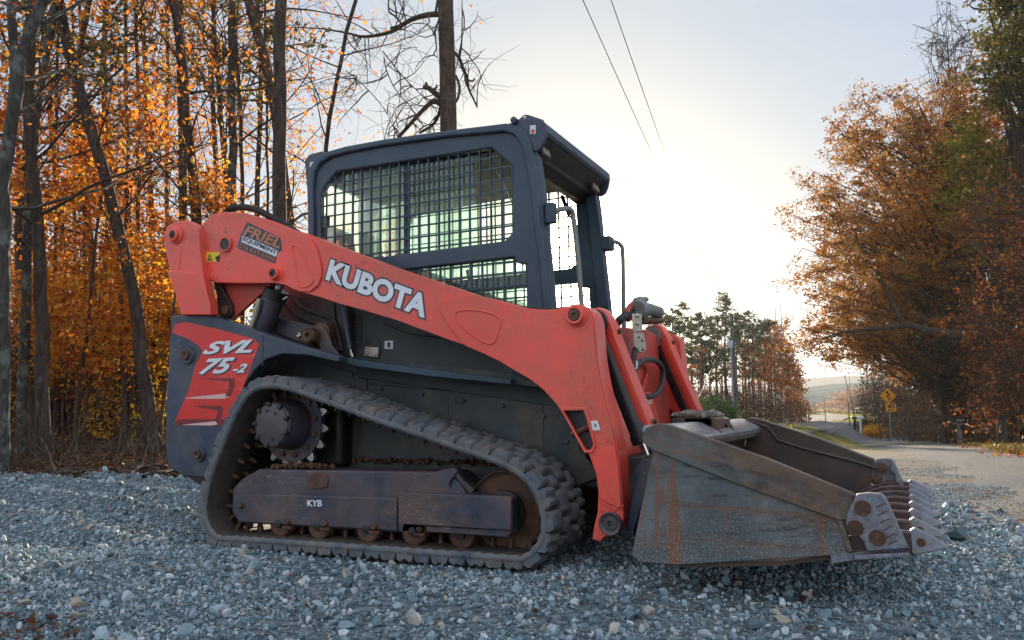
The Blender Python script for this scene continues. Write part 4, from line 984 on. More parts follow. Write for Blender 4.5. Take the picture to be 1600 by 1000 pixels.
def depth_of(p): return float((p-CW)@(RW@np.array([0, 0, -1.])))

# ---- ground sheet
az0 = math.atan2(LK[1], LK[0])
th = np.r_[np.linspace(az0-.80, az0+.80, 420), np.linspace(az0+.80, az0-.80+2*PI, 90)[1:-1]]
rr = np.r_[.25, np.geomspace(.8, 1700, 620)]
TH, RR = np.meshgrid(th, rr); X = CW[0]+RR*np.cos(TH); Y = CW[1]+RR*np.sin(TH); Z = H(X, Y)
nr, nt_ = RR.shape
me = bpy.data.meshes.new('ground'); V = np.stack([X, Y, Z], -1).reshape(-1, 3)
V = np.vstack([V, [[CW[0], CW[1], H(CW[0], CW[1])]]])
i, j = np.meshgrid(np.arange(nr-1), np.arange(nt_), indexing='ij'); j2 = (j+1) % nt_
Q = np.stack([i*nt_+j, (i+1)*nt_+j, (i+1)*nt_+j2, i*nt_+j2], -1).reshape(-1, 4)
me.vertices.add(len(V)); me.vertices.foreach_set('co', V.ravel())
T3 = np.stack([np.full(nt_, len(V)-1), np.arange(nt_), (np.arange(nt_)+1) % nt_], -1)
loops = np.r_[Q.ravel(), T3.ravel()]; me.loops.add(len(loops)); me.loops.foreach_set('vertex_index', loops.astype('i'))
me.polygons.add(len(Q)+len(T3)); st_ = np.r_[np.arange(len(Q))*4, len(Q)*4+np.arange(len(T3))*3]
me.polygons.foreach_set('loop_start', st_.astype('i')); me.update(calc_edges=True)
x, y = V[:, 0], V[:, 1]; dx, dy = x-CW[0], y-CW[1]; d = dx*LK[0]+dy*LK[1]; l = dx*RT[0]+dy*RT[1]; a = l/np.maximum(d, .5)
e = y-(1.9+.18*(x+4))+.12*wob(x, y, 2.0, 4)
wood = ss(-.05, .2, e)*ss(1.2, -.2, x)*ss(.27, .2, a)
wood = np.maximum(wood, ss(.5, 2, y-9+.5*x)*ss(.21, .15, a)*(d > 0))
# sandy shoulder then grass verge on the road side
sand = ss(-.5, .9, (d-(6.3-14*np.clip(a-.5, -.1, .2)))+.3*wob(x, y, 1.1, 4))*ss(.33, .42, a)
grass = ss(18, 24, d)*ss(.12, .2, a)
grass = np.maximum(grass, ss(14, 16, d)*(1-wood)*ss(.5, .3, a))
grass = np.maximum(grass, (d < -8)*1.)
farm = ss(110, 160, np.hypot(dx, dy))
for nm, arr in (('litter', wood), ('sand', sand), ('grass', grass*(1-wood)), ('far', farm)):
    at = me.attributes.new(nm, 'FLOAT', 'POINT'); at.data.foreach_set('value', np.clip(arr, 0, 1).astype('f'))
def groundmat():
    m, nt, out = newmat('ground'); bs = nd(nt, 'ShaderNodeBsdfPrincipled'); nt.links.new(bs.outputs[0], out.inputs[0]); co = coords(nt)
    v = nd(nt, 'ShaderNodeTexVoronoi'); v.inputs['Scale'].default_value = 48; nt.links.new(co, v.inputs['Vector'])
    bw = nd(nt, 'ShaderNodeSeparateColor'); nt.links.new(v.outputs['Color'], bw.inputs[0])
    gv = ramp(nt, bw.outputs[0], [(0., (.055, .08, .095)), (.5, (.13, .165, .18)), (1., (.26, .30, .32))])
    gv = mixc(nt, ramp(nt, noise_tex(nt, 1.2, 5, .6, co), [(.45, 0.), (.75, .4)]), gv, (.13, .13, .11))
    lt = ramp(nt, noise_tex(nt, 34, 8, .75, co), [(.3, (.03, .018, .012)), (.5, (.10, .055, .03)), (.68, (.2, .115, .06))])
    sa = ramp(nt, noise_tex(nt, 60, 8, .8, co), [(.3, (.12, .095, .07)), (.55, (.23, .185, .14)), (.75, (.38, .33, .27))])
    gr = ramp(nt, noise_tex(nt, 22, 8, .8, co), [(.3, (.06, .07, .012)), (.5, (.22, .2, .03)), (.7, (.42, .33, .06))])
    fa = ramp(nt, noise_tex(nt, .05, 6, .6, co), [(.35, (.10, .11, .05)), (.6, (.24, .17, .09)), (.7, (.12, .08, .04))])
    c = gv
    sa = mixc(nt, ramp(nt, noise_tex(nt, 1.1, 6, .7, co, .5), [(.4, 0.), (.65, .6)]), sa, (.13, .11, .09)); sa = mixc(nt, ramp(nt, noise_tex(nt, 160, 3, .8, co), [(.55, 0.), (.62, .7)]), sa, (.07, .07, .07))
    for nm, s in (('sand', sa), ('grass', gr), ('litter', lt), ('far', fa)):
        at = nd(nt, 'ShaderNodeAttribute', attribute_name=nm); c = mixc(nt, at.outputs['Fac'], c, s)
    nt.links.new(c, bs.inputs['Base Color']); bs.inputs['Roughness'].default_value = .95; bs.inputs['Specular IOR Level'].default_value = .1
    bp = nd(nt, 'ShaderNodeBump'); bp.inputs['Strength'].default_value = .9; bp.inputs['Distance'].default_value = .02
    mx = nd(nt, 'ShaderNodeMath', operation='MULTIPLY_ADD'); nt.links.new(v.outputs['Distance'], mx.inputs[0]); mx.inputs[1].default_value = -.7
    nt.links.new(noise_tex(nt, 30, 7, .75, co), mx.inputs[2]); nt.links.new(mx.outputs[0], bp.inputs['Height']); nt.links.new(bp.outputs[0], bs.inputs['Normal'])
    return m
gnd = link('ground', me, groundmat(), smooth=0); me.shade_smooth(); tagit(gnd, 'gravel yard, sandy shoulder and leaf-strewn ground', kind='structure')

# ---- road: asphalt sheet between pixel-traced verges, laid over the terrain
near_e = [(1760, 850), (1600, 792), (1500, 752), (1430, 726), (1380, 706), (1330, 690), (1285, 677), (1245, 668), (1215, 661), (1228, 656), (1262, 652.6), (1285, 650.2), (1290, 649), (1270, 646.8), (1245, 645)]
far_e = [(1760, 735), (1600, 712), (1520, 696), (1450, 683), (1400, 673), (1365, 667), (1340, 662), (1322, 659.5), (1316, 658.4), (1318, 657), (1322, 655), (1325, 653.5), (1322, 650.8), (1295, 647.4), (1248, 643.2)]
def strip(A, B, nu=8, dz=.02, k=6):
    A = spline([tuple(G(*p)[:2]) for p in A], k, False); B = spline([tuple(G(*p)[:2]) for p in B], k, False); vs = []; fs = []
    for i, (p, q) in enumerate(zip(A, B)):
        for j in range(nu+1):
            t = j/nu; xx, yy = p[0]+(q[0]-p[0])*t, p[1]+(q[1]-p[1])*t; vs.append((xx, yy, float(H(xx, yy))+dz*(-.5+1.8*min(1, 2.2*math.sin(PI*t)))+.0016*max(0, math.hypot(xx-CW[0], yy-CW[1])-14)))
    n = nu+1
    for i in range(len(A)-1):
        for j in range(nu): fs.append((i*n+j, i*n+j+1, (i+1)*n+j+1, (i+1)*n+j))
    return MB().add(vs, fs)
def roadmat():
    m, nt, out = newmat('road_asphalt'); bs = nd(nt, 'ShaderNodeBsdfPrincipled'); nt.links.new(bs.outputs[0], out.inputs[0]); co = coords(nt)
    c = ramp(nt, noise_tex(nt, 30, 9, .85, co), [(.38, (.03, .034, .04)), (.52, (.085, .09, .1)), (.66, (.26, .25, .24))])
    c = mixc(nt, ramp(nt, noise_tex(nt, .8, 6, .65, co, .5), [(.35, .0), (.7, .5)]), c, (.2, .165, .125))
    nt.links.new(c, bs.inputs['Base Color']); bs.inputs['Roughness'].default_value = .9; bs.inputs['Specular IOR Level'].default_value = .12
    bp = nd(nt, 'ShaderNodeBump'); bp.inputs['Strength'].default_value = .6; bp.inputs['Distance'].default_value = .01
    nt.links.new(noise_tex(nt, 80, 6, .8, co), bp.inputs['Height']); nt.links.new(bp.outputs[0], bs.inputs['Normal']); return m
rd = strip(near_e, far_e).build('road', roadmat(), fix=False); tagit(rd, 'dusty asphalt road winding away to the right', kind='structure')

# ---- gravel: loose crushed stones on the yard
def stonemesh(seed, sub=2):
    r_ = np.random.default_rng(seed); b = bmesh.new(); bmesh.ops.create_icosphere(b, subdivisions=sub, radius=1)
    sc_ = np.array([1.0, r_.uniform(.6, .9), r_.uniform(.45, .75)])
    pl = [(_n(r_.normal(size=3)), r_.uniform(.32, .72)) for _ in range(8)]
    for v in b.verts:
        p = np.array(v.co)
        for n_, dd in pl:
            k = p@n_
            if k > dd: p = p-n_*(k-dd)
        v.co = p*sc_*(1+r_.normal()*.03)
    me = bpy.data.meshes.new('stone'); b.to_mesh(me); b.free(); me.shade_flat(); return me
def stonemat():
    m, nt, out = newmat('crushed_stone'); bs = nd(nt, 'ShaderNodeBsdfPrincipled'); nt.links.new(bs.outputs[0], out.inputs[0])
    oi = nd(nt, 'ShaderNodeObjectInfo')
    c = ramp(nt, oi.outputs['Random'], [(0., (.05, .085, .105)), (.25, (.115, .18, .215)), (.5, (.19, .275, .31)), (.75, (.33, .40, .44)), (.86, (.46, .5, .52)), (.93, (.56, .6, .62)), (.95, (.36, .29, .21)), (1., (.33, .3, .25))])
    co = coords(nt); c = mixc(nt, ramp(nt, noise_tex(nt, 2.5, 5, .7, co), [(.4, .0), (.7, .5)]), c, (.12, .13, .13))
    nt.links.new(c, bs.inputs['Base Color']); bs.inputs['Roughness'].default_value = .7; bs.inputs['Specular IOR Level'].default_value = .4
    return m
SM = stonemat()
kit = bpy.data.collections.new('stone_shapes')
for k in range(9):
    me = stonemesh(100+k, 2 if k < 5 else 1); me.materials.append(SM); o = bpy.data.objects.new('stone', me); kit.objects.link(o)
r_ = np.random.default_rng(8)
def wedge(n, d0, d1, a0, a1):
    d = np.sqrt(r_.uniform(d0**2, d1**2, n)); a = r_.uniform(a0, a1, n)
    return CW[0]+d*LK[0]+a*d*RT[0], CW[1]+d*LK[1]+a*d*RT[1], d
pts = []
for (n, d0, d1, a0, a1, s0) in ((80000, 2.0, 4.2, -.72, .72, .0058), (105000, 4.2, 7.6, -.75, .72, .0074), (6000, 7.6, 10.5, -.75, -.2, .014), (9000, 4.0, 7.5, .38, .75, .012), (16000, 5.4, 12, .33, .72, .0050), (26000, 5.0, 9.5, .3, .72, .0042)):
    x, y, d = wedge(n, d0, d1, a0, a1); s = s0*np.exp(r_.normal(0, .55, n)); pts.append(np.stack([x, y, s], -1))
x, y, d = wedge(420, 2.2, 6.5, -.7, .7); pts.append(np.stack([x, y, .019*np.exp(r_.normal(0, .25, len(x)))], -1))
pts = np.vstack(pts); x, y, s = pts.T
e = y-(1.9+.18*(x+4))+.12*wob(x, y, 2.0, 4)
dx, dy = x-CW[0], y-CW[1]; d = dx*LK[0]+dy*LK[1]; a = (dx*RT[0]+dy*RT[1])/d
keep = ~((wob(x, y, 1.7, 4) > .35) & (r_.random(len(x)) < .75) & (s < .016)) & ~((e > .05) & (x < 0)) & ~((a > .33) & (d+.3*wob(x, y, 1.1, 4) > 6.0-14*np.clip(a-.5, -.1, .2)+1.6*(r_.random(len(x))-.5)) & (s > .009))
pts = pts[keep]; x, y, s = pts.T
me = bpy.data.meshes.new('gravel'); me.vertices.add(len(x)); me.vertices.foreach_set('co', np.stack([x, y, H(x, y)+s*.25], -1).ravel())
at = me.attributes.new('size', 'FLOAT', 'POINT'); at.data.foreach_set('value', s.astype('f'))
at = me.attributes.new('turn', 'FLOAT_VECTOR', 'POINT'); at.data.foreach_set('vector', r_.uniform(0, 6.28, (len(x), 3)).astype('f').ravel())
gv = bpy.data.objects.new('gravel', me); col.objects.link(gv); tagit(gv, 'loose blue-grey crushed stone gravel covering the yard', 'gravel', kind='stuff')
ng = bpy.data.node_groups.new('scatter', 'GeometryNodeTree')
ng.interface.new_socket('Geometry', in_out='INPUT', socket_type='NodeSocketGeometry'); ng.interface.new_socket('Geometry', in_out='OUTPUT', socket_type='NodeSocketGeometry')
gi = ng.nodes.new('NodeGroupInput'); go = ng.nodes.new('NodeGroupOutput'); ip = ng.nodes.new('GeometryNodeInstanceOnPoints'); ci_ = ng.nodes.new('GeometryNodeCollectionInfo')
ci_.inputs['Collection'].default_value = kit; ci_.inputs['Separate Children'].default_value = True; ci_.inputs['Reset Children'].default_value = True
ip.inputs['Pick Instance'].default_value = True
n1 = ng.nodes.new('GeometryNodeInputNamedAttribute'); n1.data_type = 'FLOAT'; n1.inputs[0].default_value = 'size'
n2 = ng.nodes.new('GeometryNodeInputNamedAttribute'); n2.data_type = 'FLOAT_VECTOR'; n2.inputs[0].default_value = 'turn'
ng.links.new(gi.outputs[0], ip.inputs['Points']); ng.links.new(ci_.outputs[0], ip.inputs['Instance']); ng.links.new(n1.outputs[0], ip.inputs['Scale'])
ng.links.new(n2.outputs[0], ip.inputs['Rotation']); ng.links.new(ip.outputs[0], go.inputs[0])
gm = gv.modifiers.new('scatter', 'NODES'); gm.node_group = ng
# ================================================================ TREES
def leafmat(name, stops, trans=.5, rough=.5):
    m, nt, out = newmat(name); g = nd(nt, 'ShaderNodeNewGeometry')
    c = ramp(nt, g.outputs['Random Per Island'], stops)
    co = coords(nt); c = mixc(nt, ramp(nt, noise_tex(nt, .35, 3, .6, co), [(.35, 0.), (.7, .55)]), c, stops[0][1], 'MIX')
    d = nd(nt, 'ShaderNodeBsdfPrincipled'); d.inputs['Roughness'].default_value = rough; d.inputs['Specular IOR Level'].default_value = .3; nt.links.new(c, d.inputs['Base Color'])
    t = nd(nt, 'ShaderNodeBsdfTranslucent'); nt.links.new(c, t.inputs[0])
    mx = nd(nt, 'ShaderNodeMixShader'); mx.inputs[0].default_value = trans; nt.links.new(d.outputs[0], mx.inputs[1]); nt.links.new(t.outputs[0], mx.inputs[2]); nt.links.new(mx.outputs[0], out.inputs[0])
    return m
def barkmat(name, a, b, lichen=None, la=.5):
    m, nt, out = newmat(name); bs = nd(nt, 'ShaderNodeBsdfPrincipled'); nt.links.new(bs.outputs[0], out.inputs[0]); cs = coords(nt, (1, 1, .22)); co = coords(nt)
    c = ramp(nt, noise_tex(nt, 22, 7, .7, cs, .3), [(.35, a), (.65, b)])
    if lichen: c = mixc(nt, ramp(nt, noise_tex(nt, 5, 6, .7, co), [(.62-.25*la, 0.), (.72-.2*la, 1.)]), c, lichen)
    nt.links.new(c, bs.inputs['Base Color']); bs.inputs['Roughness'].default_value = .85; bs.inputs['Specular IOR Level'].default_value = .2
    bp = nd(nt, 'ShaderNodeBump'); bp.inputs['Strength'].default_value = 1.; bp.inputs['Distance'].default_value = .02
    nt.links.new(noise_tex(nt, 30, 6, .7, cs), bp.inputs['Height']); nt.links.new(bp.outputs[0], bs.inputs['Normal']); return m
LF_OR = leafmat('orange_oak_leaves', [(0., (.22, .055, .018)), (.3, (.58, .15, .02)), (.6, (.82, .27, .025)), (.85, (.88, .44, .05)), (1., (.40, .36, .07))], .68)
LF_YE = leafmat('yellow_leaves', [(0., (.5, .2, .02)), (.4, (.82, .38, .025)), (.8, (.85, .55, .04)), (1., (.45, .46, .07))], .66)
LF_RU = leafmat('rust_leaves', [(0., (.13, .035, .015)), (.4, (.36, .09, .02)), (.75, (.56, .19, .03)), (1., (.34, .22, .05))], .55)
LF_GR = leafmat('olive_needles', [(0., (.05, .055, .014)), (.5, (.17, .14, .03)), (1., (.36, .25, .05))], .4)
LF_PI = leafmat('pine_needles', [(0., (.03, .045, .016)), (.6, (.065, .085, .025)), (1., (.14, .12, .035))], .35)
LF_BR = leafmat('brown_dry_leaves', [(0., (.045, .022, .014)), (.5, (.11, .05, .028)), (.85, (.2, .095, .04)), (1., (.3, .14, .04))], .35)
LF_BU = leafmat('green_bush_leaves', [(0., (.03, .07, .012)), (.6, (.07, .13, .02)), (1., (.14, .2, .04))], .4)
BK_D = barkmat('dark_bark', (.03, .021, .016), (.105, .075, .058), (.16, .15, .13), .12); BK_G = barkmat('lichen_bark', (.035, .03, .026), (.09, .078, .068), (.15, .165, .14), .5)
BK_M = barkmat('brown_bark', (.04, .027, .02), (.12, .082, .06), (.12, .13, .1), .15); BK_P = barkmat('pine_bark', (.04, .026, .02), (.13, .08, .055))
def leafmesh(C_, size, seed=0, flat=.0, aspect=.62):
    r_ = np.random.default_rng(seed); C_ = np.asarray(C_); n = len(C_)
    u = r_.normal(size=(n, 3)); u[:, 2] /= 1+1.3*flat; u /= np.linalg.norm(u, axis=1)[:, None]
    w = r_.normal(size=(n, 3)); w[:, 2] += flat; v = np.cross(u, w); v /= np.linalg.norm(v, axis=1)[:, None]+1e-9
    nn = np.cross(u, v)
    s = (size*np.exp(r_.normal(0, .3, n)))[:, None]
    a = C_-u*s*.5; b_ = C_+v*s*aspect*.5+nn*s*.10-u*s*.05; c_ = C_+u*s*.55; d_ = C_-v*s*aspect*.5+nn*s*.10-u*s*.05
    V = np.stack([a, b_, c_, d_], 1).reshape(-1, 3)
    me = bpy.data.meshes.new('leaves'); me.vertices.add(len(V)); me.vertices.foreach_set('co', V.astype('f').ravel())
    me.loops.add(4*n); me.loops.foreach_set('vertex_index', np.arange(4*n, dtype='i')); me.polygons.add(n); me.polygons.foreach_set('loop_start', (np.arange(n)*4).astype('i'))
    me.update(calc_edges=True); return me
class Wood:
    """tapered tubes gathered fast into one mesh"""
    def __init__(s): s.V = []; s.F = []; s.n = 0
    def tube(s, P_, R_, k=4):
        P_ = np.asarray(P_, float); m = len(P_); R_ = np.broadcast_to(R_, (m,))
        T = np.gradient(P_, axis=0); T /= np.linalg.norm(T, axis=1)[:, None]+1e-9
        a = np.array([0, 0, 1.]) if abs(T[0, 2]) < .9 else np.array([1., 0, 0])
        U = np.cross(T, a); U /= np.linalg.norm(U, axis=1)[:, None]+1e-9; Wv = np.cross(T, U)
        an = np.arange(k)*2*PI/k
        ring = P_[:, None]+(U[:, None]*np.cos(an)[None, :, None]+Wv[:, None]*np.sin(an)[None, :, None])*R_[:, None, None]
        s.V.append(ring.reshape(-1, 3)); i, j = np.meshgrid(np.arange(m-1), np.arange(k), indexing='ij'); j2 = (j+1) % k
        s.F.append(s.n+np.stack([i*k+j, i*k+j2, (i+1)*k+j2, (i+1)*k+j], -1).reshape(-1, 4)); s.n += m*k
    def mesh(s, org=(0, 0, 0)):
        V = np.vstack(s.V)-np.asarray(org); F = np.vstack(s.F); me = bpy.data.meshes.new('wood'); me.vertices.add(len(V)); me.vertices.foreach_set('co', V.astype('f').ravel())
        me.loops.add(F.size); me.loops.foreach_set('vertex_index', F.ravel().astype('i')); me.polygons.add(len(F)); me.polygons.foreach_set('loop_start', (np.arange(len(F))*4).astype('i'))
        me.update(calc_edges=True); me.shade_smooth(); return me
def curvy(p, d, L_, n, r_, droop=0., wig=.25):
    out = [np.array(p, float)]; d = _n(np.array(d, float))
    for i in range(n):
        d = _n(d+r_.normal(0, wig, 3)*.5+np.array([0, 0, droop])); out.append(out[-1]+d*L_/n)
    return np.array(out)
def branchy(wd, trunk, rad, r_, nl, ll, f0, up=.5, sub=4, twig=3, tl=.5, k=4):
    """limbs, side branches and twigs; returns points along the twigs for leaves"""
    tips = []; m = len(trunk)-1
    for i in range(nl):
        t = f0+(1-f0)*(i+r_.random())/nl; q = t*m; a = int(min(q, m-1)); p = trunk[a]+(trunk[a+1]-trunk[a])*(q-a); r0 = rad[a]
        an = r_.uniform(0, 2*PI); L0 = ll*(1.15-.7*t)*r_.uniform(.7, 1.2)
        limb = curvy(p, (math.cos(an), math.sin(an), up*r_.uniform(.5, 1.4)), L0, 6, r_, .03)
        R0 = min(r0*.4, .007+L0*.0085); wd.tube(limb, np.linspace(R0, R0*.3, 7), k)
        for j in range(sub):
            tt = r_.uniform(.25, 1)*6; b_ = int(min(tt, 5)); pb = limb[b_]+(limb[b_+1]-limb[b_])*(tt-b_)
            sbr = curvy(pb, _n(limb[b_+1]-limb[b_])+r_.normal(0, .7, 3), L0*.45*r_.uniform(.6, 1.1), 4, r_, .02); wd.tube(sbr, np.linspace(R0*.35, R0*.12, 5), 3)
            for z in range(twig):
                tw = curvy(sbr[r_.integers(1, 5)], r_.normal(0, 1, 3)+_n(sbr[-1]-sbr[0])*.8, tl*r_.uniform(.5, 1.2), 3, r_, 0); wd.tube(tw, np.linspace(R0*.13+.0008, .0012, 4), 3)
                for g in range(3): tips.append(tw[1]+(tw[3]-tw[1])*r_.random())
            tips.append(sbr[-1])
    return np.array(tips) if tips else np.zeros((0, 3))
def finish_tree(name, label, group, base, wd, leaves, lsize, lmat, bark, seed, cat='tree', flat=0., rot=0):
    root = empty(name, tuple(base)); tagit(root, label, cat, group)
    t = link('trunk', wd.mesh(base), bark, root, smooth=0); t.data.shade_smooth()
    if len(leaves): link('crown', leafmesh(np.asarray(leaves)-base, lsize, seed, flat), lmat, root, smooth=0)
    return root
def resample(pts, n):
    pts = np.array(pts, float); d = np.r_[0, np.cumsum(np.linalg.norm(np.diff(pts, axis=0), axis=1))]; t = np.linspace(0, d[-1], n)
    return np.stack([np.interp(t, d, pts[:, i]) for i in range(3)], -1)
def trunk_tree(seed, px, D, w, label, name='oak_tree', group=None, nl=14, ll=2.2, f0=.3, leaves=2600, lsize=.058, lmat=None, bark=None, ext=3.0, jit=.16, sub=4, twig=3, tl=.5, up=.5, **kw):
    """tree whose trunk passes through the given pixels at distance D; width w in pixels"""
    r_ = np.random.default_rng(seed); P_ = [W(x, y, D) for x, y in px]
    b0 = P_[0].copy(); g = float(H(b0[0], b0[1]))
    P_ = [np.array([b0[0], b0[1], g-.1])]+[p for p in P_ if p[2] > g+.3]
    d = P_[-1]-P_[-2]; P_.append(P_[-1]+d/np.linalg.norm(d)*ext)
    T = resample(P_, 22); T[1:-1] += r_.normal(0, .012, (20, 3))*[1, 1, 0]
    r0 = w/2*D/FOC; R_ = np.linspace(r0*1.12, r0*.62, 22); R_[0] *= 1.35; R_[1] *= 1.1
    wd = Wood(); wd.tube(T, R_, 10)
    tips = branchy(wd, T, R_, r_, nl, ll, f0, up, sub, twig, tl)
    leaves = int(leaves*.46)
    lv = tips[r_.integers(0, len(tips), leaves)]+r_.uniform(-1.5, 1.5, (leaves, 3))*jit if leaves and len(tips) else []
    return finish_tree(name, label, group, np.array([b0[0], b0[1], g]), wd, lv, lsize, lmat or LF_OR, bark or BK_D, seed, **kw)

FG = 'trees of the autumn wood on the left'
T_ = trunk_tree
T_(1, [(0, 740), (4, 560), (4, 400), (12, 230), (28, 110), (70, 0)], 8.2, 22, 'thick lichen-spotted trunk at the left edge, forking upward', group=FG, nl=10, ll=2.6, f0=.45, leaves=900, bark=BK_G, ext=2)
T_(2, [(4, 735), (2, 500), (6, 300), (22, 120), (20, 0)], 9.5, 17, 'grey-green mossy trunk leaning just behind the leftmost one', group=FG, nl=9, ll=2.2, f0=.4, leaves=700, bark=BK_G, ext=2)
T_(3, [(70, 735), (66, 560), (62, 400), (48, 240), (44, 120), (52, 0)], 10, 19, 'stout dark trunk curving near the left edge of the wood', group=FG, leaves=2400)
T_(4, [(32, 735), (38, 540), (46, 300), (60, 150), (90, 0)], 11, 14, 'slim grey trunk between the two stout ones at far left', group=FG, leaves=1800, bark=BK_G)
T_(5, [(244, 735), (226, 600), (205, 430), (178, 330), (140, 190), (112, 90), (92, 0)], 11, 19, 'dark trunk leaning left through the middle of the wood', group=FG, leaves=2800, nl=16)
T_(6, [(150, 735), (152, 560), (142, 400), (128, 260), (118, 120), (140, 0)], 14, 12, 'thin crooked trunk left of the leaning dark one', group=FG, leaves=3200)
T_(7, [(196, 735), (200, 600), (190, 450), (172, 300), (160, 100), (168, 0)], 15, 11, 'thin upright trunk behind the leaning dark one', group=FG, leaves=3400)
T_(8, [(318, 735), (314, 520), (308, 330), (290, 150), (273, 0)], 12, 17, 'straight dark trunk rising above the loader\'s rear pivot', group=FG, leaves=2600)
T_(9, [(288, 735), (289, 500), (287, 330), (284, 150), (282, 0)], 16, 14, 'slender straight trunk just left of the one above the pivot', group=FG, leaves=3400)
T_(10, [(364, 735), (364, 500), (364, 250), (362, 100), (363, 0)], 13, 15, 'pale lichened trunk rising behind the arm\'s black hose', group=FG, leaves=2400, bark=BK_G)
T_(11, [(470, 735), (462, 500), (452, 340), (440, 230), (418, 110), (388, 0)], 13, 19, 'brown trunk leaning left behind the straight dark one', group=FG, leaves=2800, bark=BK_M)
T_(12, [(434, 735), (436, 500), (437, 300), (438, 150), (438, 0)], 9.6, 23, 'tall straight bare dark trunk standing left of the cab', group=FG, nl=3, ll=1.0, f0=.85, leaves=60, bark=BK_D)
T_(13, [(100, 735), (105, 560), (98, 400), (84, 240), (70, 60)], 17, 10, 'narrow trunk deep in the wood, right of the stout one', group=FG, leaves=3600)
T_(14, [(232, 735), (246, 560), (240, 400), (232, 240), (222, 0)], 18, 9, 'narrow trunk deep in the wood, beside the machine\'s rear', group=FG, leaves=3600)
T_(15, [(520, 735), (512, 500), (505, 330), (512, 200), (530, 100), (556, 0)], 14, 8, 'spindly tree with sparse orange leaves beside the cab\'s rear corner', group=FG, leaves=1700, ll=2.4, nl=18)
T_(16, [(408, 735), (400, 500), (402, 300), (408, 140), (402, 0)], 17, 9, 'thin trunk between the pale one and the straight dark one', group=FG, leaves=3400)
T_(17, [(335, 735), (338, 540), (340, 300), (330, 100), (336, 0)], 19, 9, 'thin far trunk between the hose and the rear pivot', group=FG, leaves=3600)
# tall tree with broken limbs right behind the cab
def snag():
    r_ = np.random.default_rng(40); D = 12.5; base = W(702, 640, D); g = float(H(base[0], base[1])); base[2] = g
    T = resample([base, W(702, 420, D), W(701, 200, D), W(699, 100, D), W(696, 0, D), W(694, -90, D)], 24)
    wd = Wood(); wd.tube(T, np.linspace(.155, .115, 24), 14)
    def limb(px, r0, r1, dd=0., tw=6, tl=.5, sub=True):
        Q_ = np.array([W(x, y, D+dd*i) for i, (x, y) in enumerate(px)]); Q_ = np.array(spline([tuple(q) for q in Q_], 5, False)); wd.tube(Q_, np.linspace(r0, r1, len(Q_)), 7)
        for i in range(tw if sub else 0):
            k = r_.integers(3, len(Q_)); t1 = curvy(Q_[k], r_.normal(0, 1, 3)*[1, .5, 1]+[0, 0, -.1], tl*r_.uniform(.5, 2), 6, r_, 0, .4); wd.tube(t1, np.linspace(.012, .003, 7), 4)
            for j in range(4): t2 = curvy(t1[r_.integers(1, 6)], r_.normal(0, 1, 3), .5*r_.random()+.2, 4, r_, 0, .4); wd.tube(t2, np.linspace(.005, .0018, 5), 3)
    limb([(690, 22), (665, 24), (640, 32), (615, 48), (590, 55), (565, 57), (540, 51), (505, 45)], .05, .012, .1, 16, .7)
    limb([(610, 44), (626, 38), (618, 26), (608, 18), (607, 0), (604, -30)], .02, .01, .05, 5)
    limb([(692, 165), (678, 158), (668, 165), (655, 178), (640, 195), (622, 215)], .045, .028, .05, 4)
    limb([(690, 160), (686, 178), (676, 195), (655, 208)], .03, .02, .05, 3)
    limb([(692, 155), (680, 146), (670, 138), (661, 136)], .05, .035, .0, 0); limb([(671, 140), (666, 132), (667, 129)], .025, .02, 0, 0); limb([(675, 142), (682, 136), (682, 132)], .02, .012, 0, 0)
    limb([(710, 82), (718, 92), (724, 108), (730, 122), (733, 140), (740, 155), (746, 168)], .03, .012, .05, 8, .4); limb([(730, 124), (738, 127), (742, 123)], .016, .012, 0, 0)
    limb([(718, 90), (721, 70), (722, 40), (722, 0)], .018, .006, .02, 4); limb([(712, 118), (718, 135), (716, 152), (712, 160)], .022, .02, 0, 0)
    limb([(686, 30), (680, 50), (682, 75), (678, 84), (684, 90)], .014, .008, .0, 4, .4); limb([(684, 0), (682, 12), (680, 22)], .02, .02, 0, 0)
    limb([(600, 90), (604, 110), (618, 140), (640, 165), (662, 198)], .010, .006, .02, 10, .5); limb([(598, 80), (630, 120), (655, 145), (688, 180)], .010, .006, .02, 10, .5)
    limb([(540, 110), (570, 135), (600, 170), (620, 210)], .008, .005, .02, 14, .6)
    r = finish_tree('dead_topped_tree', 'tall grey trunk with broken bare limbs rising behind the cab roof', None, base, wd, [], .05, LF_OR, BK_M, 3)
snag()
NTH = 'first second third fourth fifth sixth seventh eighth ninth tenth eleventh twelfth'.split()
r_ = np.random.default_rng(123)
for i, px in enumerate((26, 84, 118, 134, 172, 186, 214, 262, 304, 346, 384, 424)):
    D = r_.uniform(12.5, 19); le = r_.normal(0, 14); T_(140+i, [(px, 735), (px+le*.3, 500), (px+le*.6+r_.normal(0, 4), 280), (px+le, 0)], D, r_.uniform(4.5, 7.5), NTH[i]+' of the slim straight poles among the left trunks, counted from the left', name='slim_tree', group='slim poles in the left wood', nl=9, ll=1.3, f0=.4, leaves=900, sub=3, lmat=(LF_OR, LF_YE, LF_RU)[i % 3], bark=BK_M, lsize=.055)

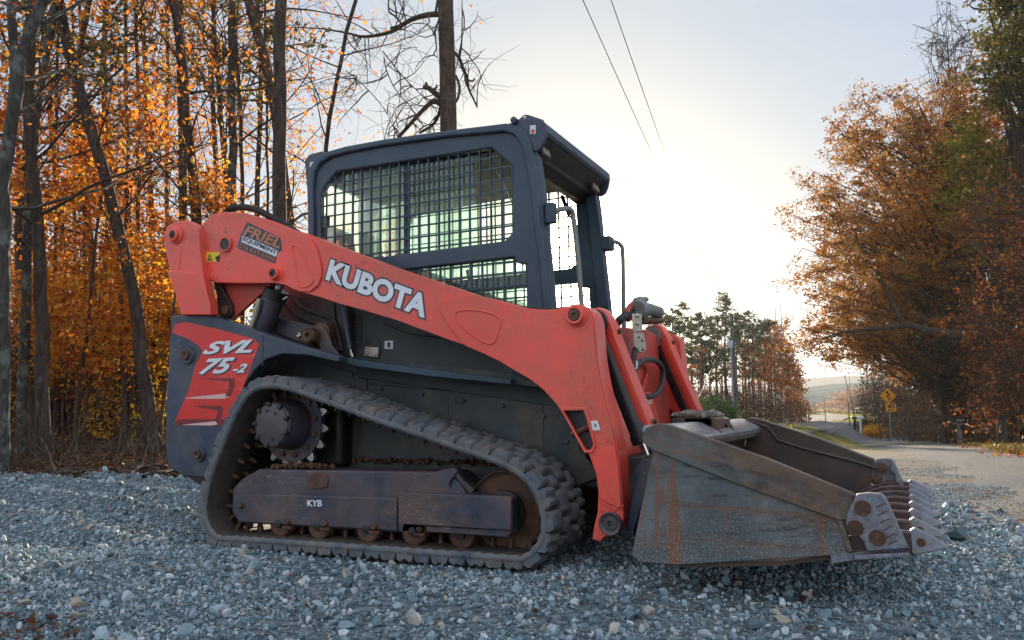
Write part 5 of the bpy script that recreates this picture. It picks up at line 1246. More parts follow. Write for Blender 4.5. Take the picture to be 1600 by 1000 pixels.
# saplings and leafy understorey between the trunks
def sapling(seed, lmat, n, hgt, lsize, label, kind='sapling', ll=1.2, nl=12):
    r_ = np.random.default_rng(seed); T = curvy((0, 0, -.05), (0, 0, 1), hgt, 8, r_, .15, .12); wd = Wood(); R_ = np.linspace(.03, .008, 9); wd.tube(T, R_, 6)
    tips = branchy(wd, T, R_, r_, nl, ll, .12, .45, 4, 3, .4); lv = tips[r_.integers(0, len(tips), n)]+r_.normal(0, .12, (n, 3))
    return finish_tree(kind, label, 'leafy saplings between the trunks', np.zeros(3), wd, lv, lsize, lmat, BK_M, seed, cat='sapling')
def copy_tree(o):
    c = o.copy(); col.objects.link(c)
    for ch in o.children: k = ch.copy(); col.objects.link(k); k.parent = c
    return c
LBL = {'o': 'orange-leaved sapling filling the gaps between the trunks of the wood', 'y': 'yellow-leaved sapling low down in the wood behind the machine', 'r': 'rust-brown leafed sapling among the trunks of the wood', 'g': 'olive-green leafy sapling high in the wood'}
protos = {'o': sapling(50, LF_OR, 2900, 4.2, .062, LBL['o']), 'y': sapling(51, LF_YE, 2300, 3.0, .058, LBL['y'], ll=1.0), 'r': sapling(52, LF_RU, 2200, 4.8, .062, LBL['r']), 'g': sapling(53, LF_GR, 1200, 5.4, .07, LBL['g'], ll=1.3)}
for kk in protos: protos[kk]['group'] = {'o': 'orange saplings in the wood', 'y': 'yellow saplings in the wood', 'r': 'rust-brown saplings in the wood', 'g': 'olive saplings in the wood'}[kk]
spots = []
r_ = np.random.default_rng(77)
for i in range(64):
    k = 'ooyrorgoyo'[i % 10]; px = (i*83.7) % 610-20; D = 10.5+14*((i*.618) % 1.0)
    if k == 'y': D = 12+8*((i*.37) % 1); px = 90+(i*57.3) % 250
    if 540 < px: D += 6
    spots.append((k, px, D, r_.uniform(.75, 1.25)))
used = set()
for k, px, D, s in spots:
    if 335 < px < 500 or (px >= 500 and D < 22): continue
    o = protos[k] if k not in used else copy_tree(protos[k]); used.add(k)
    p = W(px, 637, D); o.location = (p[0], p[1], float(H(p[0], p[1]))); o.rotation_euler = (0, 0, r_.uniform(0, 6.28)); o.scale = (s, s, s*r_.uniform(.85, 1.15))
# far wood closing the view between the trunks
def mass(name, label, spots, n, lsize, lmat, seed, stems=0, sr=.05, bark=None, cat='trees'):
    """many small trees too far or dense to tell apart"""
    r_ = np.random.default_rng(seed); pts = []; wd = Wood()
    for (p, rad, hg) in spots:
        m = n//len(spots); q = r_.normal(0, 1, (m, 3)); q /= np.linalg.norm(q, axis=1)[:, None]; q *= r_.random((m, 1))**.45
        q = q*[rad, rad, hg/2]+[0, 0, hg/2]; q[::3, 2] = hg*.5*r_.random(len(q[::3]))**1.2; pts.append(p+q)
        for i in range(stems): b0 = p+np.array([r_.normal(0, rad*.5), r_.normal(0, rad*.5), -.2]); wd.tube(curvy(b0, (r_.normal(0, .06), r_.normal(0, .06), 1), hg*r_.uniform(.7, 1.1), 6, r_, .1, .1), np.linspace(sr, sr*.3, 7), 4)
    o = link(name, leafmesh(np.vstack(pts), lsize, seed), lmat, smooth=0); tagit(o, label, cat, kind='stuff')
    if stems: c = link('stems', wd.mesh(), bark or BK_D, o, smooth=0); c['kind'] = 'stuff'
    return o
def gp(px, D): p = W(px, 637, D); p[2] = float(H(p[0], p[1])); return p
r_ = np.random.default_rng(5)
mass('far_wood', 'dense orange-brown wood closing the gaps far behind the left trunks', [(gp(px, r_.uniform(26, 40)), 2.5, r_.uniform(3.6, 6)) for px in np.linspace(-60, 335, 18)], 22000, .12, LF_RU, 5, 8, .06)
mass('far_wood', 'dark low undergrowth deep in the left wood', [(gp(px, r_.uniform(15, 20)), 1.3, r_.uniform(1.4, 2.6)) for px in np.linspace(-60, 320, 22)], 15000, .12, LF_BR, 6, 5, .02, cat='undergrowth')
# ---- stand of pines and bare trees in the middle distance
PG = 'pines of the distant stand'
def pine(px, top, D, seed, lab, wpx=3.0, green=True, mat_=None, n=1500):
    r_ = np.random.default_rng(seed); b0 = gp(px, D); tp = W(px+r_.normal(0, 2), top, D); T = resample([b0-[0, 0, .2], (b0+tp)/2+r_.normal(0, .15, 3), tp], 12)
    hgt = tp[2]-b0[2]; wd = Wood(); r0 = wpx/2*D/FOC; R_ = np.linspace(r0, r0*.2, 12); wd.tube(T, R_, 6); L_ = []
    nl = 26 if green else 22
    for i in range(nl):
        t = (.42 if green else .25)+.58*i/nl; q = t*11; a = int(min(q, 10)); p = T[a]+(T[a+1]-T[a])*(q-a); an = r_.uniform(0, 6.28); L0 = hgt*(.20*(1.12-t)+.03)*r_.uniform(.6, 1.4)
        lm = curvy(p, (math.cos(an), math.sin(an), .15 if green else .8), L0, 4, r_, .03); wd.tube(lm, np.linspace(r0*.22, r0*.06, 5), 3)
        for j in range(2 if green else 5): s_ = curvy(lm[r_.integers(1, 5)], lm[-1]-lm[0]+r_.normal(0, L0*.5, 3), L0*.5, 3, r_); wd.tube(s_, np.linspace(r0*.1, r0*.03, 4), 3); L_.append(s_)
        L_.append(lm[2:])
    P_ = np.vstack(L_); lv = P_[r_.integers(0, len(P_), n)]+r_.normal(0, 1, (n, 3))*hgt*np.array([.018, .018, .009])
    return finish_tree('pine_tree' if green else 'bare_tree', lab, PG if green else 'thin bare trees of the distant stand', b0, wd, lv, .0028*D if green else .0022*D, mat_ or (LF_PI if green else LF_BR), BK_P, seed, flat=.8 if green else 0)
ORD = 'first second third fourth fifth sixth seventh eighth ninth tenth eleventh twelfth thirteenth fourteenth'.split()
stand = [(1012, 500, 62), (1030, 486, 60), (1048, 494, 66), (1062, 474, 58), (1078, 492, 70), (1092, 488, 62), (1108, 500, 66), (1122, 492, 72), (1137, 458, 62), (1152, 492, 68), (1166, 486, 74), (1178, 505, 66), (1190, 500, 78), (1203, 498, 70)]
for i, (px, tp_, D) in enumerate(stand):
    pine(px, tp_, D, 200+i, ORD[i]+' pine from the left in the distant stand' if px != 1137 else 'tallest pine of the distant stand, its open crown above the utility pole', 4.5+(i % 3), True, n=1800)
for i, (px, tp_, D) in enumerate([(1040, 520, 70), (1070, 515, 75), (1100, 520, 60), (1128, 512, 80), (1160, 500, 84), (1184, 510, 84), (1196, 515, 64), (1212, 482, 70), (1219, 475, 74), (1226, 510, 66), (1234, 535, 70), (1241, 555, 74), (1171, 520, 60), (1205, 520, 62)]):
    pine(px, tp_, D, 240+i, ORD[i]+' thin bare tree from the left in the distant stand', 3.6, False, LF_RU, n=500 if px < 1205 else 1500)
mass('thicket', 'brown brush at the foot of the distant stand', [(gp(px, r_.uniform(54, 62)), 1.6, r_.uniform(2.2, 4.2)*(1 if px < 1215 else .6)) for px in np.linspace(1020, 1238, 20)], 9000, .16, LF_BR, 9, 9, .035, BK_P, 'brush')
mass('thicket', 'orange leaved shrubs at the road end of the stand', [(gp(px, r_.uniform(60, 70)), .7, h_) for px, h_ in ((1232, 3.), (1240, 4.), (1246, 4.4), (1252, 2.4))], 2200, .13, LF_OR, 10, 4, .03, BK_P, 'shrubs')
def bush(px, D, w, h, label, mat_, n, ls, seed, cat='bush', group=None, flat=0):
    r_ = np.random.default_rng(seed); b0 = gp(px, D); rad = w/2*D/FOC; hg = h*D/FOC; wd = Wood(); pts = []
    for i in range(26):
        an = r_.uniform(0, 6.28); rr_ = r_.random()**.5; tip = b0+[rad*rr_*math.cos(an), rad*rr_*math.sin(an), hg*(1-.5*rr_**2)*r_.uniform(.6, 1)]
        c = resample([b0, (b0*.4+tip*.6)+r_.normal(0, rad*.08, 3)+[0, 0, -.1*hg], tip], 6); wd.tube(c, np.linspace(.03, .006, 6)*min(1.5, rad), 4)
        m = n//26; pts.append(tip+r_.normal(0, 1, (m, 3))*[rad*.2, rad*.2, hg*.14]-[0, 0, hg*.1]); m2 = m//2; pts.append(c[r_.integers(2, 6, m2)]+r_.normal(0, 1, (m2, 3))*[rad*.14, rad*.14, hg*.1])
    pts = np.vstack(pts); pts[:, 2] = np.maximum(pts[:, 2], b0[2]+.03)
    return finish_tree('bush', label, group, b0, wd, pts, ls, mat_, BK_M, seed, cat=cat, flat=flat)
bush(1112, 40, 76, 46, 'dense bright green bush behind the bucket, left of the utility pole', LF_BU, 9000, .085, 301)
bush(1082, 43, 50, 40, 'green bush partly hidden by the far lift cylinder', LF_BU, 4200, .09, 302)
# ---- utility pole with conduit, meter box and guy wires
WOODP = pm('weathered_pole', (.07, .06, .055), .8, var=.3, vscale=3, bump=.3)
GALV = pm('galvanised_pipe', (.32, .36, .42), .35, metal=.6, var=.1, bump=0)
WIRE = pm('wire_grey', (.10, .10, .11), .5, metal=.4, var=.05, bump=0); WIREB = pm('wire_bright', (.5, .46, .4), .3, metal=.8, var=.05, bump=0)
D = 50.; pb = gp(1150, D); pt = W(1143, 490, D)
up_ = empty('utility_pole', tuple(pb)); tagit(up_, 'wooden utility pole with a silver conduit and box, standing before the distant pines', 'pole')
q = lambda p: np.asarray(p)-pb
MB().tube([q(pb)-[0, 0, .3], q(pt)], [.15, .11], 10).build('pole_shaft', WOODP, up_)
cb = W(1147, 652, D-.3); ct = W(1141.5, 535, D-.3); MB().tube([q(cb), q(ct)], .05, 8).build('conduit', GALV, up_)
c = q(W(1141, 538, D-.3)); MB().box(c[0]-.16, c[0]+.14, c[1]-.12, c[1]+.12, c[2]-.22, c[2]+.24).build('meter_box', GALV, up_, .02)
for i, y in enumerate((500, 512)): c = q(W(1143, y, D-.15)); MB().lathe(c[0], c[2], [(c[1]-.1, .05), (c[1]-.02, .06), (c[1]+.05, .03)], 8).build('insulator', GREYP, up_)
def wire(name, A, B, sag, r, m, label, cat='wire', group=None, parent=None, n=30):
    A, B = np.asarray(A, float), np.asarray(B, float); t = np.linspace(0, 1, n)[:, None]; P_ = A+(B-A)*t; P_[:, 2] -= (4*sag*t*(1-t))[:, 0]
    wd = Wood(); wd.tube(P_, r, 5); o = link(name, wd.mesh(), m, parent, smooth=0)
    if label: tagit(o, label, cat, group)
    return o
wire('guy_wire', W(1141, 512, D), G(1074, 660), 0, .005, WIRE, 'pale guy wire running down left from the utility pole', group=None)
wire('power_line', W(1143, 497, D), W(866, -100, 9.), .25, .007, WIRE, 'left of the two thin power lines crossing the sky above the cab')
wire('power_line', W(1144, 500, D), W(934, -60, 10.), .5, .007, WIRE, 'right of the two thin power lines crossing the sky above the cab')
wire('power_line', W(1230, 602, 60), W(1420, 596, 44), 1.0, .018, WIREB, 'upper of the two bright wires sagging across the distant hillside')
wire('power_line', W(1230, 604, 60), W(1440, 596, 42), 1.5, .022, WIREB, 'lower of the two bright wires sagging across the distant hillside')
# ---- hills, field, fence, barn
def hills(name, D0, tops, mat_, label, seed, depth=220, dz=0):
    """rounded ridge with its own width and depth, D0 metres away, all the way round the horizon"""
    az = np.linspace(0, 2*PI, 260, endpoint=False); rows = 9; vs = []
    for k in range(rows):
        u = k/(rows-1)
        for a_ in az:
            rel = (a_-az0+PI) % (2*PI)-PI; px = 800-FOC*math.tan(max(-1.2, min(1.2, rel)))
            hh = np.interp(px, [t[0] for t in tops], [t[1] for t in tops])*D0/FOC
            f = math.sin(PI*min(1, u*.98+.01)*.5)**1.2 if u < .75 else 1-.3*((u-.75)/.25)
            R_ = D0+depth*u; x = CW[0]+R_*math.cos(a_); y = CW[1]+R_*math.sin(a_)
            vs.append((x, y, -2.+(hh+2.7)*f*(1+.0*u)+.6*wob(x, y, .02, 4)*f))
    n = len(az); fs = [(k*n+i, k*n+(i+1) % n, (k+1)*n+(i+1) % n, (k+1)*n+i) for k in range(rows-1) for i in range(n)]
    o = MB().add(vs, fs).build(name, mat_, smooth=180); tagit(o, label, kind='structure'); return o
def hillmat(name, stops):
    m, nt, out = newmat(name); bs = nd(nt, 'ShaderNodeBsdfPrincipled'); nt.links.new(bs.outputs[0], out.inputs[0]); co = coords(nt)
    c = ramp(nt, noise_tex(nt, .12, 9, .8, co), stops); nt.links.new(c, bs.inputs['Base Color']); bs.inputs['Roughness'].default_value = 1; bs.inputs['Specular IOR Level'].default_value = 0
    bp = nd(nt, 'ShaderNodeBump'); bp.inputs['Strength'].default_value = 1; bp.inputs['Distance'].default_value = 3; nt.links.new(noise_tex(nt, .2, 6, .8, co), bp.inputs['Height']); nt.links.new(bp.outputs[0], bs.inputs['Normal']); return m
hills('hills', 430, [(0, 22), (900, 24), (1180, 30), (1240, 36), (1290, 44), (1340, 48), (1500, 40)], hillmat('wooded_slope', [(.3, (.04, .06, .055)), (.55, (.09, .11, .09)), (.7, (.17, .14, .09))]), 'blue-green wooded hillside beyond the road', 3)
hills('hills', 900, [(0, 30), (900, 34), (1180, 40), (1240, 48), (1290, 52), (1340, 54), (1500, 46)], hillmat('russet_slope', [(.3, (.10, .07, .05)), (.55, (.2, .12, .08)), (.7, (.26, .17, .1))]), 'russet ridge behind the hillside', 4)
mass('far_shrubs', 'pale and pinkish trees along the foot of the hillside', [(gp(px, D_), w_, h_) for px, D_, w_, h_ in ((1302, 200, 5, 2.6), (1312, 190, 5, 4), (1324, 180, 5, 5.2), (1334, 170, 4, 5.8), (1342, 165, 4, 6), (1252, 200, 3, 3))], 7000, .42, leafmat('pale_brush', [(0., (.26, .13, .09)), (.5, (.36, .24, .16)), (1., (.46, .32, .2))], .4), 12, 0, .1, BK_M, 'trees')
FW = pm('grey_fence_wood', (.2, .15, .1), .8, var=.3)
fa_, fb_ = gp(1240, 230), gp(1345, 150)
fn = empty('field_fence', tuple(fa_)); tagit(fn, 'low wooden post fence along the far field', 'fence')
NP = 16
for i in range(NP):
    p = fa_+(fb_-fa_)*i/(NP-1)-fa_; hz = float(H(p[0]+fa_[0], p[1]+fa_[1]))-fa_[2]; MB().box(p[0]-.09, p[0]+.09, p[1]-.09, p[1]+.09, hz-.2, hz+1.35).build('post', FW, fn)
for hgt in (.55, 1.1):
    MB().tube([np.array([0, 0, hgt]), fb_-fa_+np.array([0, 0, hgt])], .06, 4).build('rail', FW, fn)
mass('field_stubble', 'tall golden grass of the field behind the fence', [(gp(px, D_), 8, 1.1) for px in np.linspace(1236, 1350, 12) for D_ in (165, 195, 230)], 9000, .4, leafmat('straw', [(0., (.3, .2, .08)), (1., (.45, .33, .15))], .4), 13, 0, cat='grass')
bc = gp(1288, 280); barn = empty('barn', tuple(bc)); barn.scale = (1.6, 1.6, 1.6); tagit(barn, 'small dark open barn with a pale roof below the hillside', 'barn')
MB().box(-2.6, 2.8, -2, 2, -.2, 1.7).build('wall', pm('barn_wall', (.06, .055, .06), .8), barn)
MB().prism([(-4, 1.6), (4.2, 1.6), (3.2, 2.6), (-3, 2.9)], -3, 3).build('roof', pm('barn_roof', (.3, .29, .28), .4, metal=.3), barn)
for x_ in (-3.4, 3.5): MB().box(x_-.12, x_+.12, -2.6, -2.4, -.2, 1.65).build('post', FW, barn)
# ---- right-hand woods: oak, pines, vines and brush
def inside(poly, p):
    x, y = p; c = False; n = len(poly)
    for i in range(n):
        x0, y0 = poly[i]; x1, y1 = poly[(i+1) % n]
        if (y0 > y) != (y1 > y) and x < (x1-x0)*(y-y0)/(y1-y0)+x0: c = not c
    return c
def cluster_tree(name, label, seed, trunk, tr, outline, D, dd, ncl, nleaf, ls, lmat, bark, rcl=.55, flatz=.6, cat='tree', group=None, flat=.3, start=(.25, .75), limbr=.055, minleaf=.35, twn=5):
    """crown of leaf clumps, each carried by its own limb, filling a rounded volume dd metres deep"""
    r_ = np.random.default_rng(seed); wd = Wood(); T = resample(trunk, 20); base = T[0].copy(); wd.tube(T, np.linspace(tr, tr*.35, 20), 10)
    xs = [p[0] for p in outline]; ys = [p[1] for p in outline]; cx, cy = np.mean(xs), np.mean(ys); L_ = []; n = 0; tries = 0
    while n < ncl and tries < ncl*30:
        tries += 1; px, py = r_.uniform(min(xs), max(xs)), r_.uniform(min(ys), max(ys))
        if not inside(outline, (px, py)): continue
        e = min(1., math.hypot((px-cx)/((max(xs)-min(xs))/2), (py-cy)/((max(ys)-min(ys))/2))); dep = dd*math.sqrt(max(.05, 1-e*e))
        c = W(px, py, D+r_.uniform(-1, 1)*dep)
        if c[2] < float(H(c[0], c[1]))+.4: continue
        n += 1
        lo = np.array([t for t in T if t[2] < c[2]+.2]); k0 = int(len(lo)*r_.uniform(*start)) if len(lo) else 0; s_ = T[min(k0, 19)]
        mid = s_*.45+c*.55+r_.normal(0, .35, 3)+[0, 0, .25]
        cv = np.array(spline([tuple(s_), tuple(s_*.75+mid*.25+r_.normal(0, .12, 3)), tuple(mid), tuple(c)], 4, False)); wd.tube(cv, np.linspace(limbr*r_.uniform(.5, 1.1), .008, len(cv)), 5)
        rc = rcl*r_.uniform(.6, 1.3)
        for j in range(twn):
            tw = curvy(cv[-1-r_.integers(0, 4)], r_.normal(0, 1, 3), rc*1.5, 4, r_); wd.tube(tw, np.linspace(.012, .003, 5), 3)
            m = int(nleaf/ncl/twn*r_.uniform(minleaf, 1.6)); q_ = r_.normal(size=(m, 3)); q_ *= (r_.random((m, 1))**.5)/np.linalg.norm(q_, axis=1)[:, None]; L_.append(tw[r_.integers(1, 5, m)]+q_*rc*np.array([.62, .62, .62*flatz]))
    return finish_tree(name, label, group, base, wd, np.vstack(L_), ls, lmat, bark, seed, cat=cat, flat=flat)
OAK = [(1368, 138), (1325, 160), (1292, 198), (1268, 248), (1254, 305), (1246, 350), (1242, 410), (1252, 450), (1246, 500), (1262, 545), (1275, 575), (1310, 568), (1345, 562), (1400, 566), (1460, 590), (1500, 520), (1520, 420), (1530, 300), (1520, 200), (1490, 130), (1450, 122), (1410, 132)]
D = 26.
bt = gp(1530, D); tk = [bt-[0, 0, .2], W(1528, 560, D), W(1520, 430, D), W(1500, 300, D), W(1480, 190, D)]
oak = cluster_tree('oak_tree', 'huge spreading oak with orange-brown leaves overhanging the road', 401, tk, .36, OAK, D, 4.6, 330, 100000, .08, leafmat('oak_autumn_leaves', [(0., (.16, .06, .02)), (.35, (.38, .135, .025)), (.7, (.62, .27, .045)), (.9, (.40, .27, .06)), (1., (.24, .22, .06))], .5), BK_D, rcl=.5, start=(.3, .8), minleaf=.5, limbr=.07, flatz=.55)
# heavy horizontal limb
wd = Wood(); lb = np.array(spline([tuple(W(x, y, D-3.6)) for x, y in ((1560, 522), (1515, 524), (1470, 520), (1440, 514), (1420, 508), (1385, 512), (1350, 515), (1315, 520), (1285, 530))], 5, False)); wd.tube(lb, np.linspace(.15, .02, len(lb)), 8)
l2 = np.array(spline([tuple(W(x, y, D-3.6)) for x, y in ((1412, 508), (1396, 480), (1378, 440), (1352, 400), (1335, 360))], 5, False)); wd.tube(l2, np.linspace(.07, .02, len(l2)), 6)
wd.tube(np.array([W(1560, 522, D-3.6), W(1590, 526, D-2), W(1530, 540, D)]), [.16, .2, .22], 8)
o = link('limb', wd.mesh(bt-[0, 0, .2]), BK_D, oak, smooth=0); o['label'] = 'heavy dark limb reaching left over the road'
RG = 'trees of the right-hand wood'
def rtree(nm, lab, seed, px, D, out, dd, ncl, nl_, ls, lm, bark=BK_M, tr=.2, top=None, **k):
    b0 = gp(px, D); tp_ = W(px+(top[0] if top else 0), top[1] if top else min(p[1] for p in out)+40, D); m = (b0+tp_)/2+np.random.default_rng(seed).normal(0, .2, 3)
    return cluster_tree(nm, lab, seed, [b0-[0, 0, .2], m, tp_], tr, out, D, dd, ncl, nl_, ls, lm, bark, group=RG, **k)
rtree('pine_tree', 'olive pine whose open crown fills the top right corner', 402, 1588, 21, [(1520, 60), (1545, 25), (1540, -60), (1700, -60), (1700, 190), (1620, 160), (1560, 130), (1512, 95)], 2.8, 90, 17000, .1, LF_GR, start=(.55, .95), tr=.14, flatz=.25, rcl=.5, flat=1., top=(10, -80))
rtree('pine_tree', 'yellow-green evergreen standing inside the right-hand wood', 403, 1565, 23, [(1480, 260), (1475, 220), (1520, 205), (1600, 230), (1640, 300), (1600, 330), (1510, 310)], 2.2, 46, 11000, .11, leafmat('yellow_green_needles', [(0., (.1, .11, .02)), (.5, (.3, .25, .04)), (1., (.48, .36, .06))], .45), tr=.12, flatz=.3, rcl=.5, flat=1.)  # needles are yellow-green by their own colour, paler than the other pines
rtree('pine_tree', 'dark green pine behind the middle of the big oak', 404, 1470, 31, [(1430, 420), (1420, 230), (1450, 170), (1510, 180), (1530, 300), (1520, 500), (1440, 480)], 2.4, 60, 11000, .14, LF_PI, tr=.16, flatz=.3, rcl=.6, flat=1.)
rtree('oak_tree', 'brown-leaved tree behind the oak\'s upper crown', 405, 1500, 29, [(1440, 130), (1480, 105), (1530, 105), (1620, 130), (1680, 220), (1660, 420), (1540, 440), (1470, 330)], 3, 90, 16000, .12, LF_RU, tr=.2)
FGP = 'olive pines in the left wood'
rtree('pine_tree', 'olive pine with ragged sprays across the top left corner', 420, 60, 13, [(20, 60), (40, -60), (230, -60), (250, 40), (180, 110), (60, 130)], 1.8, 26, 2400, .07, LF_GR, tr=.08, flatz=.25, rcl=.4, flat=1., start=(.6, .95), limbr=.02)
rtree('pine_tree', 'olive pine spraying over the top of the wood beside the straight dark trunk', 421, 330, 15, [(230, 60), (260, -60), (460, -60), (500, 60), (420, 150), (300, 130)], 1.8, 28, 2800, .075, LF_GR, tr=.08, flatz=.25, rcl=.42, flat=1., start=(.6, .95), limbr=.02)
rtree('pine_tree', 'thin olive pine between the left trunks, halfway up the wood', 422, 165, 17, [(90, 260), (120, 170), (230, 190), (240, 300), (150, 330)], 1.5, 16, 1600, .075, LF_GR, tr=.06, flatz=.25, rcl=.42, flat=1., start=(.6, .95), limbr=.02)
rtree('bare_tree', 'bare twiggy tree poking above the oak against the sky', 406, 1480, 27, [(1470, 130), (1440, 100), (1425, 80), (1455, 55), (1470, 20), (1500, 10), (1525, 50), (1530, 110)], 1.2, 46, 260, .08, LF_BR, tr=.05, twn=7, limbr=.010, top=(0, 60), rcl=.36, start=(.6, 1.))
rtree('vine_tree', 'twiggy brown tree tangled with vines at the right edge', 407, 1560, 18, [(1500, 330), (1540, 290), (1640, 280), (1680, 420), (1680, 640), (1520, 640), (1490, 500)], 2.0, 95, 9000, .075, LF_RU, start=(.5, .95), tr=.11, twn=8, limbr=.03, minleaf=.1)
rtree('vine_tree', 'second twiggy tree with red-brown leaves, beside the black mailbox', 408, 1475, 25, [(1420, 640), (1410, 560), (1440, 470), (1500, 440), (1560, 500), (1570, 640)], 2.0, 80, 9000, .085, LF_BR, start=(.5, .95), tr=.09, twn=8, limbr=.03, minleaf=.1)
rtree('oak_tree', 'rust-leaved tree at the far right behind the vines', 409, 1640, 27, [(1560, 640), (1550, 420), (1570, 240), (1700, 200), (1760, 400), (1760, 640)], 3, 80, 15000, .12, LF_RU, tr=.2)
mass('thicket', 'dark brown brush under the oak beside the road', [(gp(px, D_), w_, h_) for px, D_, w_, h_ in [(1374, 50, 1.4, 4.4), (1390, 47, 2, 5), (1410, 44, 2, 4.6), (1432, 40, 2, 4.6), (1455, 36, 2, 4.3), (1480, 33, 1.8, 4), (1505, 30, 1.8, 3.6), (1530, 27, 1.8, 3.4), (1555, 24.5, 1.6, 3.2), (1585, 22.5, 1.6, 3.0), (1620, 21, 1.6, 3.), (1660, 20, 1.6, 3), (1420, 52, 2.5, 6), (1470, 44, 2.5, 6), (1520, 36, 2.5, 5.6), (1570, 30, 2.5, 5), (1620, 27, 2.5, 5)]], 42000, .11, LF_BR, 14, 26, .022, BK_M, 'brush')
bush(1368, 44, 34, 24, 'orange and yellow shrub at the bend, below the road sign', LF_YE, 1800, .1, 310)
bush(1350, 52, 26, 20, 'small yellow-green shrub beside the white mailbox', LF_BU, 1100, .1, 311)
mass('verge_leaves', 'drift of fallen yellow leaves along the far road edge', [((G(px, py)+[0, .3, -.02]), .9, .10) for px, py in ((1340, 661), (1370, 667), (1400, 672), (1430, 678), (1460, 683), (1490, 689), (1520, 695), (1550, 701), (1580, 707), (1610, 712), (1650, 718))], 1900, .06, LF_RU, 15, cat='leaves')
# fallen leaves on road and sand
r_ = np.random.default_rng(31); pts = []
while len(pts) < 170:
    px, py = r_.uniform(1250, 1650), r_.uniform(668, 830); p = G(px, py)
    if py > 668+(px-1250)*.12: pts.append(p+[0, 0, .025])
o = link('fallen_leaves', leafmesh(np.array(pts)-[0, 0, .018], .045, 31, 4.), LF_RU, smooth=0); tagit(o, 'scattered dry leaves lying on the road and sandy shoulder', 'leaves', kind='stuff')
# ---- signs and mailboxes
SY = pm('sign_yellow', (.9, .42, .01), .45, var=.05, bump=0); SB = pm('sign_black', (.01, .01, .01), .5, var=.1, bump=0)
def frame_at(D, px, py): c = W(px, py, D); f = _n(np.array([CW[0]-c[0]+1.5, CW[1]-c[1], 0])); r = np.array([-f[1], f[0], 0.]); return c, f, r
c, f, r = frame_at(33, 1387.5, 618.5); U = np.array([0, 0, 1.])
gz = float(H(c[0], c[1])); sg = empty('road_sign', (c[0], c[1], gz)); tagit(sg, 'yellow winding-road warning sign with a 45 speed plate below it', 'road sign')
o_ = np.array([c[0], c[1], gz]); loc = lambda x, z, o=0: c-o_+r*x+U*z+f*o
KS = .88
def flat(pts2, o0, th_, m, nm, par, c2=(0, 0)): return MB().prism_dir([loc((x+c2[0])*(KS if nm != 'warning_plate' else 1), (z+c2[1])*(KS if nm != 'warning_plate' else 1), o0) for x, z in pts2], f*th_).build(nm, m, par, smooth=0)
R_ = .31
dm = flat([(0, R_), (R_, 0), (0, -R_), (-R_, 0)], 0, .004, SY, 'warning_plate', sg)
def stroke(pl, w):
    pl = [np.array(p, float) for p in pl]; L1 = []; L2 = []
    for i, p in enumerate(pl):
        t = _n(pl[min(i+1, len(pl)-1)]-pl[max(i-1, 0)]); n_ = np.array([-t[1], t[0]]); L1.append(tuple(p+n_*w)); L2.append(tuple(p-n_*w))
    return L1+L2[::-1]
flat(stroke(spline([(.01, -.21), (.06, -.16), (.05, -.11), (-.02, -.06), (-.03, -.01), (.05, .03), (.05, .08), (-.02, .12), (-.05, .15)], 4, False), .024), .005, .003, SB, 'arrow_line', dm)
flat([(-.02, .245), (-.115, .15), (.03, .13)], .0055, .003, SB, 'arrow_head', dm)
pl_ = flat([(-.22, .19), (.22, .19), (.22, -.19), (-.22, -.19)], 0, .004, SY, 'speed_plate', sg, (.10, -.53))
def words(t, cx, cz, w, h, par, off=.006, mm=None, bold=.02):
    cu = bpy.data.curves.new('t', 'FONT'); cu.body = t; cu.offset = bold; cu.resolution_u = 3; ob = bpy.data.objects.new('tmp', cu); col.objects.link(ob); dg = bpy.context.evaluated_depsgraph_get(); dg.update()
    me = bpy.data.meshes.new_from_object(ob.evaluated_get(dg)); bpy.data.objects.remove(ob); xs = [v.co.x for v in me.vertices]; ys = [v.co.y for v in me.vertices]
    for v in me.vertices:
        u = (v.co.x-min(xs))/(max(xs)-min(xs)); k = (v.co.y-min(ys))/(max(ys)-min(ys)); v.co = loc(cx-w/2+u*w, cz-h/2+k*h, off)
    return link('lettering', me, mm or SB, par, smooth=0)
words('45', .088, -.425, .27, .18, pl_); words('MPH', .088, -.575, .21, .06, pl_)
MB().tube([loc(.03, -gz-.2+0*gz-c[2]+gz, -.03) if False else np.array([loc(.03, 0, -.03)[0], loc(.03, 0, -.03)[1], -.2]), loc(.03, .25, -.03)], .03, 6).build('sign_post', GALV, sg)
